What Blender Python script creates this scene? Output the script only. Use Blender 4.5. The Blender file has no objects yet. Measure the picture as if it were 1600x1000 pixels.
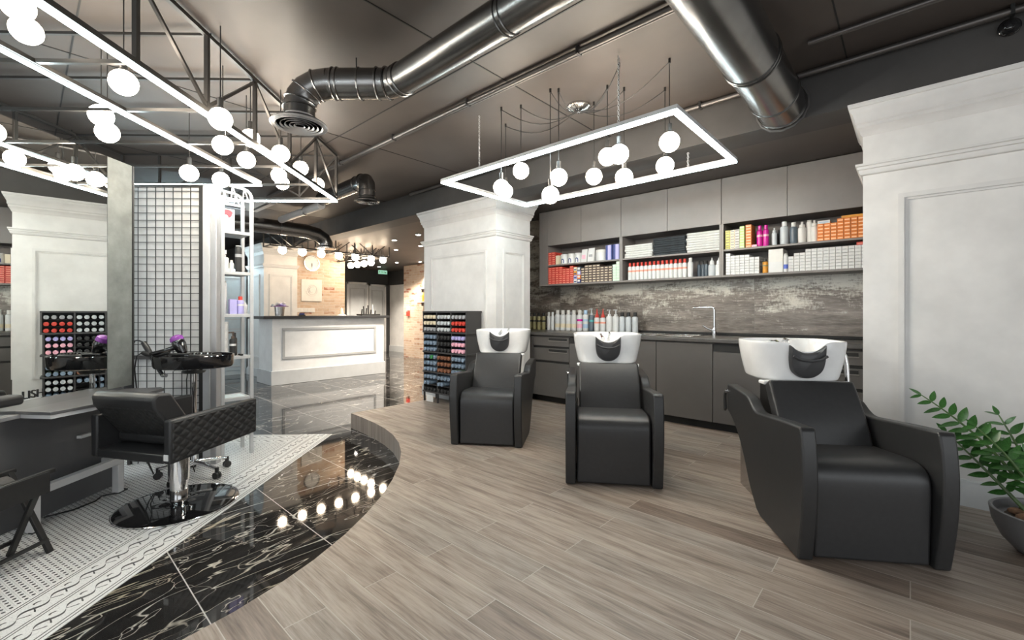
import bpy, bmesh, math, random
from mathutils import Matrix, Vector
random.seed(7)
PI = math.pi
SC = bpy.context.scene
COL = SC.collection

# ---------------------------------------------------------------- camera
cam_d = bpy.data.cameras.new('camera'); cam = bpy.data.objects.new('camera', cam_d); COL.objects.link(cam)
cam.location = (0, 0, 1.1); cam.rotation_euler = (PI/2, 0, math.radians(42.05))
cam_d.sensor_width = 36; cam_d.lens = 15.525; cam_d.shift_y = -0.0075; cam_d.clip_start = 0.02
SC.camera = cam
# ---------------------------------------------------------------- view, world, daylight
SC.view_settings.view_transform = 'Standard'; SC.view_settings.look = 'None'
SC.view_settings.exposure = 0.0; SC.view_settings.gamma = 1.0; SC.view_settings.use_curve_mapping = False
W = bpy.data.worlds.new('daylight'); SC.world = W; W.use_nodes = True
W.node_tree.nodes['Background'].inputs[0].default_value = (0.93, 0.97, 1.0, 1)
W.node_tree.nodes['Background'].inputs[1].default_value = 2.3
LED_S, GLOBE_S, FAR_S, DOWN_S = 38.0, 54.0, 68.0, 60.0
def portal(name, loc, rot, sx, sy):
    d = bpy.data.lights.new(name, 'AREA'); d.shape = 'RECTANGLE'; d.size = sx; d.size_y = sy
    d.cycles.is_portal = True
    o = bpy.data.objects.new(name, d); COL.objects.link(o); o.location = loc; o.rotation_euler = rot
portal('daylight_portal', (-0.9, -2.98, 1.38), (PI/2, 0, 0), 5.4, 2.5)
portal('daylight_portal', (-7.5, -2.98, 1.38), (PI/2, 0, 0), 5.4, 2.5)  # portal of the window added to brighten the desk
portal('daylight_portal', (2.68, 0.2, 1.38), (PI/2, 0, PI/2), 4.4, 2.5)

# ================================================================ helpers
class MB:
    def __init__(s): s.v = []; s.f = []; s.m = []; s.k = 0; s.M = None
    def add(s, vs, fs, k=None):
        b = len(s.v)
        for p in vs:
            p = Vector(p)
            s.v.append(tuple(s.M @ p) if s.M else tuple(p))
        for f in fs:
            s.f.append([b+i for i in f]); s.m.append(s.k if k is None else k)
        return s
    def box(s, x0, x1, y0, y1, z0, z1, k=None):
        return s.add([(x0,y0,z0),(x1,y0,z0),(x1,y1,z0),(x0,y1,z0),(x0,y0,z1),(x1,y0,z1),(x1,y1,z1),(x0,y1,z1)],
                     [(0,3,2,1),(4,5,6,7),(0,1,5,4),(1,2,6,5),(2,3,7,6),(3,0,4,7)], k)
    def bar(s, p0, p1, w, h=None, up=(0,0,1)):           # square bar between two points
        h = h or w; p0 = Vector(p0); p1 = Vector(p1); d = (p1-p0).normalized(); up = Vector(up)
        if abs(d.dot(up)) > .98: up = Vector((1,0,0))
        a = d.cross(up).normalized()*w/2; b = a.normalized().cross(d).normalized()*h/2
        vs = [p+sa*a+sb*b for p in (p0,p1) for sa,sb in ((-1,-1),(1,-1),(1,1),(-1,1))]
        return s.add(vs, [(3,2,1,0),(4,5,6,7),(0,1,5,4),(1,2,6,5),(2,3,7,6),(3,0,4,7)])
    def tube(s, pts, r, n=10, closed=False, cap=True):
        pts = [Vector(p) for p in pts]; rs = r if isinstance(r, (list, tuple)) else [r]*len(pts)
        vs = []; N = len(pts); ref = None
        for i, p in enumerate(pts):
            a = pts[(i-1) % N] if (closed or i > 0) else p
            b = pts[(i+1) % N] if (closed or i < N-1) else p
            t = (b-a).normalized()
            if ref is None: ref = Vector((0,0,1)) if abs(t.z) < .9 else Vector((1,0,0))
            x = (ref - t*ref.dot(t)).normalized(); y = t.cross(x); ref = x
            for j in range(n):
                q = 2*PI*j/n; vs.append(p + (x*math.cos(q) + y*math.sin(q))*rs[i])
        fs = []
        for i in range(N if closed else N-1):
            for j in range(n):
                fs.append((i*n+j, i*n+(j+1)%n, ((i+1)%N)*n+(j+1)%n, ((i+1)%N)*n+j))
        if cap and not closed:
            fs.append(tuple(range(n-1,-1,-1))); fs.append(tuple((N-1)*n+j for j in range(n)))
        return s.add(vs, fs)
    def cyl(s, p0, p1, r, r1=None, n=16): return s.tube([p0, p1], [r, r if r1 is None else r1], n)
    def lathe(s, prof, n=20, c=(0,0,0), ks=None, sx=1, sy=1):
        vs = []; c = Vector(c)
        for r, z in prof:
            for j in range(n):
                a = 2*PI*j/n; vs.append(c + Vector((r*math.cos(a)*sx, r*math.sin(a)*sy, z)))
        for i in range(len(prof)-1):
            fs = [(i*n+j, i*n+(j+1)%n, (i+1)*n+(j+1)%n, (i+1)*n+j) for j in range(n)]
            if i == 0: b = len(s.v); s.add(vs, fs, ks[0] if ks else None)
            else:
                for f in fs: s.f.append([b+q for q in f]); s.m.append(ks[i] if ks else s.k)
        if prof[0][0] > 1e-4: s.f.append([b+j for j in range(n-1,-1,-1)]); s.m.append(ks[0] if ks else s.k)
        if prof[-1][0] > 1e-4: s.f.append([b+(len(prof)-1)*n+j for j in range(n)]); s.m.append(ks[-1] if ks else s.k)
        return s
    def sphere(s, c, r, n=20, m=12, sz=1):
        return s.lathe([(max(1e-5, r*math.sin(PI*i/m)), -r*sz*math.cos(PI*i/m)) for i in range(m+1)], n, c)
    def prism(s, poly, a0, a1, ax='y'):                 # poly in the plane normal to ax
        def P(p, a):
            return {'y': (p[0], a, p[1]), 'x': (a, p[0], p[1]), 'z': (p[0], p[1], a)}[ax]
        n = len(poly)
        vs = [P(p, a0) for p in poly] + [P(p, a1) for p in poly]
        return s.add(vs, [tuple(range(n)), tuple(range(2*n-1, n-1, -1))] + [(i, n+i, n+(i+1)%n, (i+1)%n) for i in range(n)])
    def torus(s, c, R, r, M=None, n=24, m=8):
        c = Vector(c); M = M or Matrix.Identity(3)
        return s.tube([c + M @ Vector((R*math.cos(2*PI*i/n), R*math.sin(2*PI*i/n), 0)) for i in range(n)], r, m, closed=True)
    def mesh(s, name, mats):
        me = bpy.data.meshes.new(name); me.from_pydata(s.v, [], s.f)
        for m in (mats if isinstance(mats, (list, tuple)) else [mats]): me.materials.append(m)
        me.polygons.foreach_set('material_index', s.m)
        bm = bmesh.new(); bm.from_mesh(me); bmesh.ops.recalc_face_normals(bm, faces=bm.faces); bm.to_mesh(me); bm.free()
        me.shade_smooth(); me.set_sharp_from_angle(angle=math.radians(38)); me.update()
        return me
    def build(s, name, mats, parent=None, world=False, bevel=0, seg=2, sub=0):
        base = None
        if parent is not None and world:
            root = parent
            M = Matrix.Identity(4)
            while root is not None: M = root.matrix_basis @ M; root = root.parent
            Mi = M.inverted(); s.v = [tuple(Mi @ Vector(p)) for p in s.v]
        elif parent is None:
            xs, ys, zs = zip(*s.v); base = Vector(((min(xs)+max(xs))/2, (min(ys)+max(ys))/2, min(zs)))
            if world != 'origin': s.v = [tuple(Vector(p)-base) for p in s.v]
            else: base = None
        o = bpy.data.objects.new(name, s.mesh(name, mats)); COL.objects.link(o)
        if parent is not None: o.parent = parent
        elif base is not None: o.location = base
        if bevel:
            b = o.modifiers.new('bevel', 'BEVEL'); b.width = bevel; b.segments = seg; b.limit_method = 'ANGLE'; b.angle_limit = math.radians(40)
            b.harden_normals = False
        if sub:
            q = o.modifiers.new('subd', 'SUBSURF'); q.levels = sub; q.render_levels = sub
        return o

def tag(o, label, cat, group=None):
    o['label'] = label; o['category'] = cat
    if group: o['group'] = group
    return o
def thing(name, label, cat, loc=(0,0,0), rotz=0, group=None):
    o = bpy.data.objects.new(name, None); COL.objects.link(o); o.empty_display_size = .1
    o.location = loc; o.rotation_euler = (0, 0, rotz)
    o.matrix_basis = Matrix.Translation(Vector(loc)) @ Matrix.Rotation(rotz, 4, 'Z')
    return tag(o, label, cat, group)
ORD = 'first second third fourth fifth sixth seventh eighth ninth tenth eleventh twelfth thirteenth fourteenth fifteenth sixteenth seventeenth'.split()
def struct(o): o['kind'] = 'structure'; return o
def copy_tree(root, loc, rotz=None, label=None, group=None):
    kids = {}
    for ob in list(COL.objects):
        if ob.parent: kids.setdefault(ob.parent, []).append(ob)
    def rec(o, par):
        c = o.copy(); COL.objects.link(c); c.parent = par
        for k in kids.get(o, []): rec(k, c)
        return c
    r = rec(root, None); r.location = loc
    if rotz is not None: r.rotation_euler = (0, 0, rotz)
    if label: r['label'] = label
    if group: r['group'] = group
    return r
def inst(name, mesh, loc, label, cat, group=None, rotz=0, parent=None):
    o = bpy.data.objects.new(name, mesh); COL.objects.link(o)
    if parent is not None: o.parent = parent; return o
    o.location = loc; o.rotation_euler = (0, 0, rotz)
    return tag(o, label, cat, group)
def part(name, mesh, parent, loc=(0,0,0)):
    o = bpy.data.objects.new(name, mesh); COL.objects.link(o); o.parent = parent; o.location = loc
    return o
def arc(c, r, a0, a1, n, plane='xz'):
    out = []
    for i in range(n+1):
        a = a0+(a1-a0)*i/n; p, q = r*math.cos(a), r*math.sin(a)
        out.append({'xz': (c[0]+p, c[1], c[2]+q), 'xy': (c[0]+p, c[1]+q, c[2]), 'yz': (c[0], c[1]+p, c[2]+q)}[plane])
    return out

# ================================================================ materials
def mk(name):
    m = bpy.data.materials.new(name); m.use_nodes = True; nt = m.node_tree
    return m, nt, nt.nodes['Principled BSDF']
class NG:                                                # tiny node-expression builder
    def __init__(s, nt): s.nt = nt
    def n(s, t, **kw):
        x = s.nt.nodes.new(t)
        for k, v in kw.items(): setattr(x, k, v)
        return x
    def link(s, a, b): s.nt.links.new(a, b)
    def put(s, sock, v):
        if hasattr(v, 'is_output') or isinstance(v, bpy.types.NodeSocket): s.link(v, sock)
        else: sock.default_value = v
    def m(s, op, a, b=0.0, c=None):
        x = s.n('ShaderNodeMath', operation=op); s.put(x.inputs[0], a); s.put(x.inputs[1], b)
        if c is not None: s.put(x.inputs[2], c)
        return x.outputs[0]
    def obj(s): return s.n('ShaderNodeTexCoord').outputs['Object']
    def sep(s, v):
        x = s.n('ShaderNodeSeparateXYZ'); s.link(v, x.inputs[0]); return x.outputs
    def comb(s, a=0.0, b=0.0, c=0.0):
        x = s.n('ShaderNodeCombineXYZ'); s.put(x.inputs[0], a); s.put(x.inputs[1], b); s.put(x.inputs[2], c); return x.outputs[0]
    def map(s, v, scale=(1,1,1), rot=(0,0,0), loc=(0,0,0)):
        x = s.n('ShaderNodeMapping'); s.link(v, x.inputs[0]); x.inputs['Scale'].default_value = scale
        x.inputs['Rotation'].default_value = rot; x.inputs['Location'].default_value = loc; return x.outputs[0]
    def noise(s, v, scale=5, detail=3, rough=.5, dist=0, w=None):
        x = s.n('ShaderNodeTexNoise', noise_dimensions='4D' if w is not None else '3D'); s.link(v, x.inputs['Vector'])
        x.inputs['Scale'].default_value = scale; x.inputs['Detail'].default_value = detail
        x.inputs['Roughness'].default_value = rough; x.inputs['Distortion'].default_value = dist
        if w is not None: s.put(x.inputs['W'], w)
        return x.outputs['Fac']
    def ramp(s, f, stops):
        x = s.n('ShaderNodeValToRGB'); s.put(x.inputs[0], f); e = x.color_ramp.elements
        while len(e) < len(stops): e.new(.5)
        for q, (p, c) in zip(e, stops): q.position = p; q.color = (*c, 1)
        return x.outputs[0]
    def mix(s, f, a, b, mode='MIX'):
        x = s.n('ShaderNodeMix', data_type='RGBA', blend_type=mode); s.put(x.inputs[0], f)
        s.put(x.inputs[6], a if not isinstance(a, tuple) else (*a, 1)); s.put(x.inputs[7], b if not isinstance(b, tuple) else (*b, 1))
        return x.outputs[2]
    def mr(s, v, a, b, c=0.0, d=1.0):
        x = s.n('ShaderNodeMapRange'); s.put(x.inputs[0], v)
        for i, q in enumerate((a, b, c, d)): s.put(x.inputs[i+1], q)
        return x.outputs[0]
    def bump(s, h, bsdf, strength=.2, dist=.01):
        x = s.n('ShaderNodeBump'); x.inputs['Strength'].default_value = strength; x.inputs['Distance'].default_value = dist
        s.link(h, x.inputs['Height']); s.link(x.outputs[0], bsdf.inputs['Normal'])
def mat(name, col, rough=.5, metal=0, var=0, vs=6, bump=0, bs=60, coat=0, alpha=None, trans=0, spec=.5):
    m, nt, b = mk(name); g = NG(nt)
    b.inputs['Base Color'].default_value = (*col, 1); b.inputs['Roughness'].default_value = rough; b.inputs['Metallic'].default_value = metal
    b.inputs['Coat Weight'].default_value = coat; b.inputs['Transmission Weight'].default_value = trans
    b.inputs['Specular IOR Level'].default_value = spec
    v = g.obj()
    f = g.noise(v, vs, 4, .6)
    va = var or .06
    c = g.ramp(f, [(.3, tuple(max(0, x*(1-va)) for x in col)), (.7, tuple(min(1, x*(1+va)) for x in col))])
    g.link(c, b.inputs['Base Color'])
    if bump: g.bump(g.noise(v, bs, 3), b, bump, .002)
    return m
def emis(name, col, s):
    m, nt, b = mk(name); b.inputs['Base Color'].default_value = (*col, 1)
    b.inputs['Emission Color'].default_value = (*col, 1); b.inputs['Emission Strength'].default_value = s
    return m

M = {}
M['plaster'] = mat('white_plaster', (.70,.69,.672), .5, var=.10, vs=3.0, bump=.08, bs=12)
M['white_trim'] = mat('white_trim', (.66,.65,.635), .45)
M['ceiling'] = mat('dark_ceiling_paint', (.064,.052,.045), .5, var=.18, vs=1.6, bump=.1, bs=8)
M['beam'] = mat('dark_beam_paint', (.055,.052,.050), .6, var=.1)
M['darkwall'] = mat('charcoal_wall_paint', (.045,.045,.045), .6)
M['duct'] = mat('dark_metal_duct', (.20,.195,.19), .27, 1.0, var=.12, vs=5)
M['pipe'] = mat('dark_pipe', (.14,.13,.125), .4, .8)
M['silver_duct'] = mat('pale_duct', (.55,.52,.50), .4, .5)
M['truss'] = mat('black_truss_steel', (.05,.048,.046), .35, .6)
M['taupe'] = mat('taupe_cabinet_laminate', (.195,.176,.165), .38, var=.05)
M['taupe_dark'] = mat('dark_cabinet_laminate', (.085,.078,.074), .42, var=.05)
M['shelf_in'] = mat('cabinet_interior', (.17,.155,.147), .5)
M['paint_silver'] = mat('silver_paint', (.62,.62,.625), .4)
M['gap'] = mat('black_recess', (.008,.008,.008), .6)
M['worktop'] = mat('dark_worktop', (.075,.070,.066), .3, var=.12, vs=30)
M['leather'] = mat('black_leather', (.021,.021,.0215), .43, var=.1, vs=40, bump=.06, bs=420)
M['leather2'] = mat('soft_black_leather', (.024,.024,.025), .40, var=.1, vs=40, bump=.06, bs=420)
M['rubber'] = mat('grey_rubber', (.045,.045,.047), .45)
M['porcelain'] = mat('white_porcelain', (.86,.86,.855), .12, coat=.4)
M['chrome'] = mat('chrome', (.78,.78,.79), .08, 1.0)
M['steel'] = mat('brushed_steel', (.55,.54,.53), .25, 1.0)
M['alu'] = mat('silver_aluminium', (.48,.48,.49), .35, .6)
M['alu_white'] = mat('pale_grey_metal', (.50,.51,.52), .4, .2)
M['black_gloss'] = mat('gloss_black', (.008,.008,.009), .07, coat=.6)
M['black'] = mat('black_plastic', (.018,.018,.018), .4)
M['rackblack'] = mat('charcoal_rack', (.045,.043,.043), .45)
M['desk'] = mat('white_desk_lacquer', (.82,.825,.82), .4)
M['desk_moulding'] = mat('grey_desk_moulding', (.45,.455,.455), .4)
M['desk_base'] = mat('pale_grey_plinth', (.56,.575,.58), .4)
M['counter'] = mat('charcoal_counter', (.045,.045,.046), .3)
M['door'] = mat('pale_grey_door', (.55,.565,.565), .4)
M['wardrobe'] = mat('pale_blue_grey_lacquer', (.50,.57,.60), .4)
M['station'] = mat('station_charcoal', (.105,.105,.108), .35, var=.1, vs=3)
M['concrete'] = mat('grey_green_concrete', (.15,.163,.155), .6, var=.25, vs=9)
M['whitebrick'] = mat('white_panel', (.55,.55,.54), .6, var=.08, vs=8)
M['mirror'] = mat('mirror_glass', (.90,.93,.91), .0, 1.0, var=.001)
M['pot'] = mat('grey_pot', (.17,.17,.175), .35, .3)
M['leaf'] = mat('zz_leaf', (.035,.115,.024), .3, var=.4, vs=14)
M['stem'] = mat('zz_stem', (.09,.16,.05), .45, var=.4, vs=14)
M['coir'] = mat('coir_chips', (.15,.08,.045), .9, var=.5, vs=40, bump=.6, bs=60)
M['soil'] = mat('soil', (.04,.028,.02), .95)
M['purple'] = mat('purple_plastic', (.22,.05,.30), .25)
M['cyanlit'] = mat('frosted', (.8,.9,.92), .5)
M['led'] = emis('led_cool_white', (.80,.96,1.0), LED_S)
M['globe'] = emis('globe_warm_white', (1.0,.86,.70), GLOBE_S)
M['globe_far'] = emis('globe_far_warm', (1.0,.80,.58), FAR_S)
M['down'] = emis('downlight_lens', (1.0,.92,.82), DOWN_S)
M['exit'] = emis('exit_panel_green', (.36,.72,.52), .75)
M['exitd'] = mat('exit_dark_green', (.01,.10,.04), .5)
# product colours
def solid(n, c, r=.45, **k): return mat(n, c, r, **k)
M['p_white'] = solid('pack_white', (.70,.70,.69)); M['p_red'] = solid('pack_red', (.62,.055,.035)); M['p_salmon'] = solid('pack_salmon', (.85,.35,.25))
M['p_orange'] = solid('pack_orange', (.80,.22,.03)); M['p_peach'] = solid('pack_peach', (.92,.55,.30)); M['p_brown'] = solid('pack_brown', (.10,.07,.055))
M['p_cream'] = solid('pack_cream', (.78,.68,.50)); M['p_mint'] = solid('pack_mint', (.62,.78,.62)); M['p_navy'] = solid('pack_navy', (.03,.05,.20))
M['p_lilac'] = solid('pack_lilac', (.45,.42,.75)); M['p_magenta'] = solid('pack_magenta', (.62,.01,.30), .25); M['p_silver'] = solid('pack_silver', (.55,.58,.60), .3)
M['p_slate'] = solid('pack_slate', (.10,.13,.16), .3); M['p_yellow'] = solid('pack_yellow', (.75,.68,.18)); M['p_lime'] = solid('pack_lime', (.55,.75,.25))
M['p_pink'] = solid('pack_pink', (.85,.45,.55)); M['p_copper'] = solid('pack_copper', (.22,.09,.045)); M['p_dsky'] = solid('pack_dusty_blue', (.20,.27,.36)); M['p_blue'] = solid('pack_blue', (.10,.16,.60)); M['p_sky'] = solid('pack_sky', (.40,.55,.72))
M['p_olive'] = solid('pack_olive', (.30,.27,.13)); M['p_black'] = solid('pack_black', (.02,.02,.02)); M['p_teal'] = solid('pack_teal', (.08,.40,.38))
M['p_grey'] = solid('pack_grey', (.35,.36,.38)); M['p_offwhite'] = solid('pack_offwhite', (.72,.70,.66)); M['p_amber'] = solid('pack_amber', (.70,.30,.03))
M['p_skin'] = solid('print_pale', (.85,.72,.66)); M['p_hair'] = solid('print_red', (.42,.04,.06)); M['p_green'] = solid('pack_green', (.05,.30,.10))
M['towel_w'] = mat('white_towel', (.66,.66,.635), .95, var=.06, vs=40, bump=.5, bs=180)
M['towel_d'] = mat('dark_towel', (.035,.042,.048), .95, var=.2, vs=40, bump=.5, bs=180)
M['lineart'] = solid('line_grey', (.45,.43,.41))

VROT = math.radians(-100)
def m_marble():
    m, nt, b = mk('black_marble_tiles'); g = NG(nt); P = g.obj()
    x, y, z = g.sep(P)
    A = g.map(g.map(P, rot=(0, 0, VROT)), scale=(.42, 1.7, 1))
    B = g.map(g.map(P, rot=(0, 0, VROT+.16)), scale=(.65, 2.4, 1), loc=(3.1, 1.7, 0))
    Cc = g.map(g.map(P, rot=(0, 0, VROT-.22)), scale=(1.1, 2.2, 1), loc=(7.7, .4, 0))
    def ridge(v, sc, lv, th, det=3): return g.mr(g.m('ABSOLUTE', g.m('SUBTRACT', g.noise(v, sc, det, .55, .55), lv)), 0, th, 1, 0)
    th = g.mr(g.noise(P, 1.3, 2), .35, .7, .0014, .0062)
    va = g.m('MAXIMUM', ridge(A, 1.9, .5, th), g.m('MULTIPLY', ridge(A, 1.9, .61, .004), .8))
    vb = g.m('MULTIPLY', ridge(B, 2.2, .48, .0045), g.mr(g.noise(P, 1.9, 2), .42, .55, .15, .9))
    vc_ = g.m('MULTIPLY', ridge(Cc, 1.7, .53, .0045), g.mr(g.noise(P, 2.6, 2), .45, .6, 0, .8))
    vein = g.m('MINIMUM', g.m('MAXIMUM', g.m('MAXIMUM', va, vb), vc_), 1)
    base = g.ramp(g.noise(A, 2.2, 5, .6), [(.35, (.006,.006,.0065)), (.75, (.030,.028,.027))])
    vc = g.ramp(g.noise(P, 2.3, 2), [(.40, (.60,.585,.56)), (.72, (.47,.41,.32))])
    c = g.mix(vein, base, vc)
    def line(co, s, off): return g.m('LESS_THAN', g.m('ABSOLUTE', g.m('SUBTRACT', g.m('FRACT', g.m('ADD', g.m('DIVIDE', co, s), off)), .5)), .0025/s*1.0)
    gr = g.m('MAXIMUM', line(y, .613, .5-(.51/.613)%1+1), line(x, 1.226, .1))
    c = g.mix(gr, c, (.42,.41,.40))
    g.link(c, b.inputs['Base Color']); b.inputs['Roughness'].default_value = .045
    g.link(g.m('ADD', .04, g.m('MULTIPLY', gr, .4)), b.inputs['Roughness'])
    return m
def m_wood(vertical=False):
    m, nt, b = mk('grey_wood_planks' if not vertical else 'grey_wood_riser'); g = NG(nt); P = g.obj(); x, y, z = g.sep(P)
    if vertical:
        f = g.noise(g.map(P, scale=(28, 28, .8)), 1.4, 5, .65)
        c = g.ramp(f, [(.3, (.16,.13,.11)), (.7, (.40,.345,.30))])
        g.link(c, b.inputs['Base Color']); b.inputs['Roughness'].default_value = .5
        return m
    br = g.n('ShaderNodeTexBrick'); br.offset = .37; br.offset_frequency = 2; br.squash = 1
    g.link(g.comb(x, y, 0), br.inputs['Vector'])
    br.inputs['Scale'].default_value = 1; br.inputs['Brick Width'].default_value = 1.18; br.inputs['Row Height'].default_value = .152
    br.inputs['Mortar Size'].default_value = .0018; br.inputs['Mortar Smooth'].default_value = .1; br.inputs['Bias'].default_value = 0
    br.inputs['Color1'].default_value = (0,0,0,1); br.inputs['Color2'].default_value = (1,1,1,1); br.inputs['Mortar'].default_value = (.5,.5,.5,1)
    seed = g.sep(br.outputs['Color'])[0]
    grain = g.noise(g.map(P, scale=(1.6, 17, 1)), 1.5, 6, .62, .35, w=g.m('MULTIPLY', seed, 31.0))
    fine = g.noise(g.map(P, scale=(4, 90, 1)), 1.6, 3, .6, 0, w=g.m('MULTIPLY', seed, 11.0))
    f = g.m('ADD', g.m('MULTIPLY', grain, .62), g.m('MULTIPLY', fine, .38))
    c = g.ramp(f, [(.30, (.080,.061,.050)), (.43, (.210,.168,.140)), (.55, (.330,.278,.236)), (.72, (.43,.370,.320))])
    tone = g.ramp(seed, [(0, (.56,.50,.46)), (.12, (.82,.79,.77)), (.5, (1,.98,.96)), (.8, (.90,.91,.91)), (1, (.82,.83,.84))])
    c = g.mix(1.0, c, tone, 'MULTIPLY')
    c = g.mix(br.outputs['Fac'], c, (.40,.355,.315))
    g.link(c, b.inputs['Base Color']); g.link(g.mr(f, .3, .7, .5, .36), b.inputs['Roughness'])
    g.bump(f, b, .12, .002)
    return m
def m_mosaic():
    m, nt, b = mk('white_penny_mosaic'); g = NG(nt); x, y, z = g.sep(g.obj()); s = .030
    row = g.m('FLOOR', g.m('DIVIDE', y, s*.866)); par = g.m('MODULO', row, 2.0)
    fx = g.m('SUBTRACT', g.m('FRACT', g.m('ADD', g.m('DIVIDE', x, s), g.m('MULTIPLY', g.m('ABSOLUTE', par), .5))), .5)
    fy = g.m('MULTIPLY', g.m('SUBTRACT', g.m('FRACT', g.m('DIVIDE', y, s*.866)), .5), .866)
    d = g.m('SQRT', g.m('ADD', g.m('MULTIPLY', fx, fx), g.m('MULTIPLY', fy, fy)))
    dot = g.m('LESS_THAN', d, .235)
    ring = g.m('LESS_THAN', g.m('ABSOLUTE', g.m('SUBTRACT', d, .44)), .035)
    c = g.mix(g.m('MULTIPLY', ring, .55), g.ramp(g.noise(g.obj(), 7, 3), [(.3, (.66,.67,.66)), (.7, (.78,.78,.77))]), (.42,.43,.43))
    c = g.mix(dot, c, (.045,.045,.05))
    g.link(c, b.inputs['Base Color']); b.inputs['Roughness'].default_value = .35
    return m
def m_border():
    # local x runs along the strip, y from 0 (outer edge) to .32 (inner edge)
    m, nt, b = mk('scroll_mosaic_border'); g = NG(nt); x, y, z = g.sep(g.obj())
    blk = None
    def OR(a, q): return q if a is None else g.m('MAXIMUM', a, q)
    for c0 in (.018, .035, .150, .165, .285, .300): blk = OR(blk, g.m('LESS_THAN', g.m('ABSOLUTE', g.m('SUBTRACT', y, c0)), .0028))
    for yc, ph in ((.092, 0.0), (.226, .5)):
        t = g.m('FRACT', g.m('ADD', g.m('DIVIDE', x, .135), ph))
        wav = g.m('MULTIPLY', g.m('SINE', g.m('MULTIPLY', t, 2*PI)), .017)
        dy = g.m('SUBTRACT', g.m('SUBTRACT', y, yc), wav)
        thick = g.m('MULTIPLY', g.m('PINGPONG', g.m('MULTIPLY', t, 2.0), 1.0), .011)
        blk = OR(blk, g.m('LESS_THAN', g.m('ABSOLUTE', dy), thick))
        wav2 = g.m('MULTIPLY', g.m('SINE', g.m('MULTIPLY', g.m('ADD', t, .5), 2*PI)), .030)
        dy2 = g.m('SUBTRACT', g.m('SUBTRACT', y, yc), wav2)
        blk = OR(blk, g.m('MULTIPLY', g.m('LESS_THAN', g.m('ABSOLUTE', dy2), .0045), g.m('LESS_THAN', g.m('FRACT', g.m('MULTIPLY', t, 3.0)), .62)))
    v = g.n('ShaderNodeTexVoronoi'); v.inputs['Scale'].default_value = 90; v.feature = 'DISTANCE_TO_EDGE'; g.link(g.obj(), v.inputs['Vector'])
    gro = g.m('LESS_THAN', v.outputs['Distance'], .06)
    c = g.mix(g.m('MULTIPLY', gro, .35), (.76,.765,.755), (.42,.43,.43))
    c = g.mix(blk, c, (.05,.05,.055))
    g.link(c, b.inputs['Base Color']); b.inputs['Roughness'].default_value = .35
    return m
def m_tile():
    m, nt, b = mk('oxidised_metal_tile'); g = NG(nt); P = g.obj(); x, y, z = g.sep(P)
    V = g.comb(g.m('ADD', x, y), z, g.m('MULTIPLY', g.m('FLOOR', g.m('DIVIDE', g.m('ADD', x, 1.17), 1.2)), 3.7))
    big = g.noise(g.map(V, scale=(.9, 5.5, 1)), 1.6, 5, .62, .5)
    fin = g.noise(g.map(V, scale=(5, 30, 1)), 2.2, 5, .7)
    fx = g.noise(g.map(V, scale=(30, 12, 1)), 2.0, 3, .7)
    base = g.ramp(g.m('ADD', g.m('MULTIPLY', big, .6), g.m('MULTIPLY', fin, .4)),
                  [(.30, (.060,.050,.042)), (.45, (.140,.118,.100)), (.60, (.26,.225,.195)), (.76, (.44,.40,.355))])
    edge = g.mr(z, .95, 1.44, 0, 1)                     # rises with height, so pale patches grow denser towards the top
    patch = g.noise(g.map(V, scale=(1.3, 4.5, 1), loc=(5, 2, 0)), 2.0, 5, .66, .6)
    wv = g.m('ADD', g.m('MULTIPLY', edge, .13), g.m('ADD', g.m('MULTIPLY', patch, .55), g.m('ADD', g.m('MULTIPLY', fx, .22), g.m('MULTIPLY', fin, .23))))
    pale_mask = g.mr(wv, .565, .66, 0, 1)
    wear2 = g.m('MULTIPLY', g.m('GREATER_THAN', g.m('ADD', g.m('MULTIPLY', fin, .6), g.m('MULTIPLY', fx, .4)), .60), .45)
    c = g.mix(g.m('MULTIPLY', pale_mask, .85), base, (.62,.59,.51)); c = g.mix(wear2, c, (.30,.26,.22))
    seam = g.m('LESS_THAN', g.m('ABSOLUTE', g.m('SUBTRACT', g.m('FRACT', g.m('DIVIDE', g.m('ADD', x, 1.17), 1.2)), .5)), .499)
    c = g.mix(seam, (.16,.15,.14), c)
    g.link(c, b.inputs['Base Color']); b.inputs['Roughness'].default_value = .32; b.inputs['Metallic'].default_value = .25
    return m
def m_brick(axis):
    m, nt, b = mk('aged_brick_'+axis); g = NG(nt); P = g.obj(); x, y, z = g.sep(P)
    V = g.comb(y if axis == 'y' else x, z, 0)
    br = g.n('ShaderNodeTexBrick'); g.link(V, br.inputs['Vector'])
    br.inputs['Scale'].default_value = 1; br.inputs['Brick Width'].default_value = .25; br.inputs['Row Height'].default_value = .066
    br.inputs['Mortar Size'].default_value = .004; br.inputs['Mortar Smooth'].default_value = .2
    br.inputs['Color1'].default_value = (0,0,0,1); br.inputs['Color2'].default_value = (1,1,1,1); br.inputs['Mortar'].default_value = (.4,.4,.4,1)
    s = g.sep(br.outputs['Color'])[0]
    n = g.noise(g.map(V, scale=(1, 2.2, 1)), 9, 4, .65)
    c = g.ramp(g.m('ADD', g.m('MULTIPLY', s, .8), g.m('MULTIPLY', n, .2)),
               [(.08, (.30,.085,.045)), (.16, (.42,.24,.15)), (.30, (.52,.38,.27)), (.6, (.60,.46,.34)), (.88, (.56,.43,.32)), (.95, (.36,.12,.06))])
    c = g.mix(g.mr(n, .45, .62, 0, .45), c, (.66,.58,.50))
    c = g.mix(br.outputs['Fac'], c, (.60,.55,.49))
    g.link(c, b.inputs['Base Color']); b.inputs['Roughness'].default_value = .8
    g.bump(g.m('SUBTRACT', n, br.outputs['Fac']), b, .4, .006)
    return m
M['marble'] = m_marble(); M['wood'] = m_wood(); M['riser'] = m_wood(True); M['mosaic'] = m_mosaic(); M['border'] = m_border()
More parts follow.
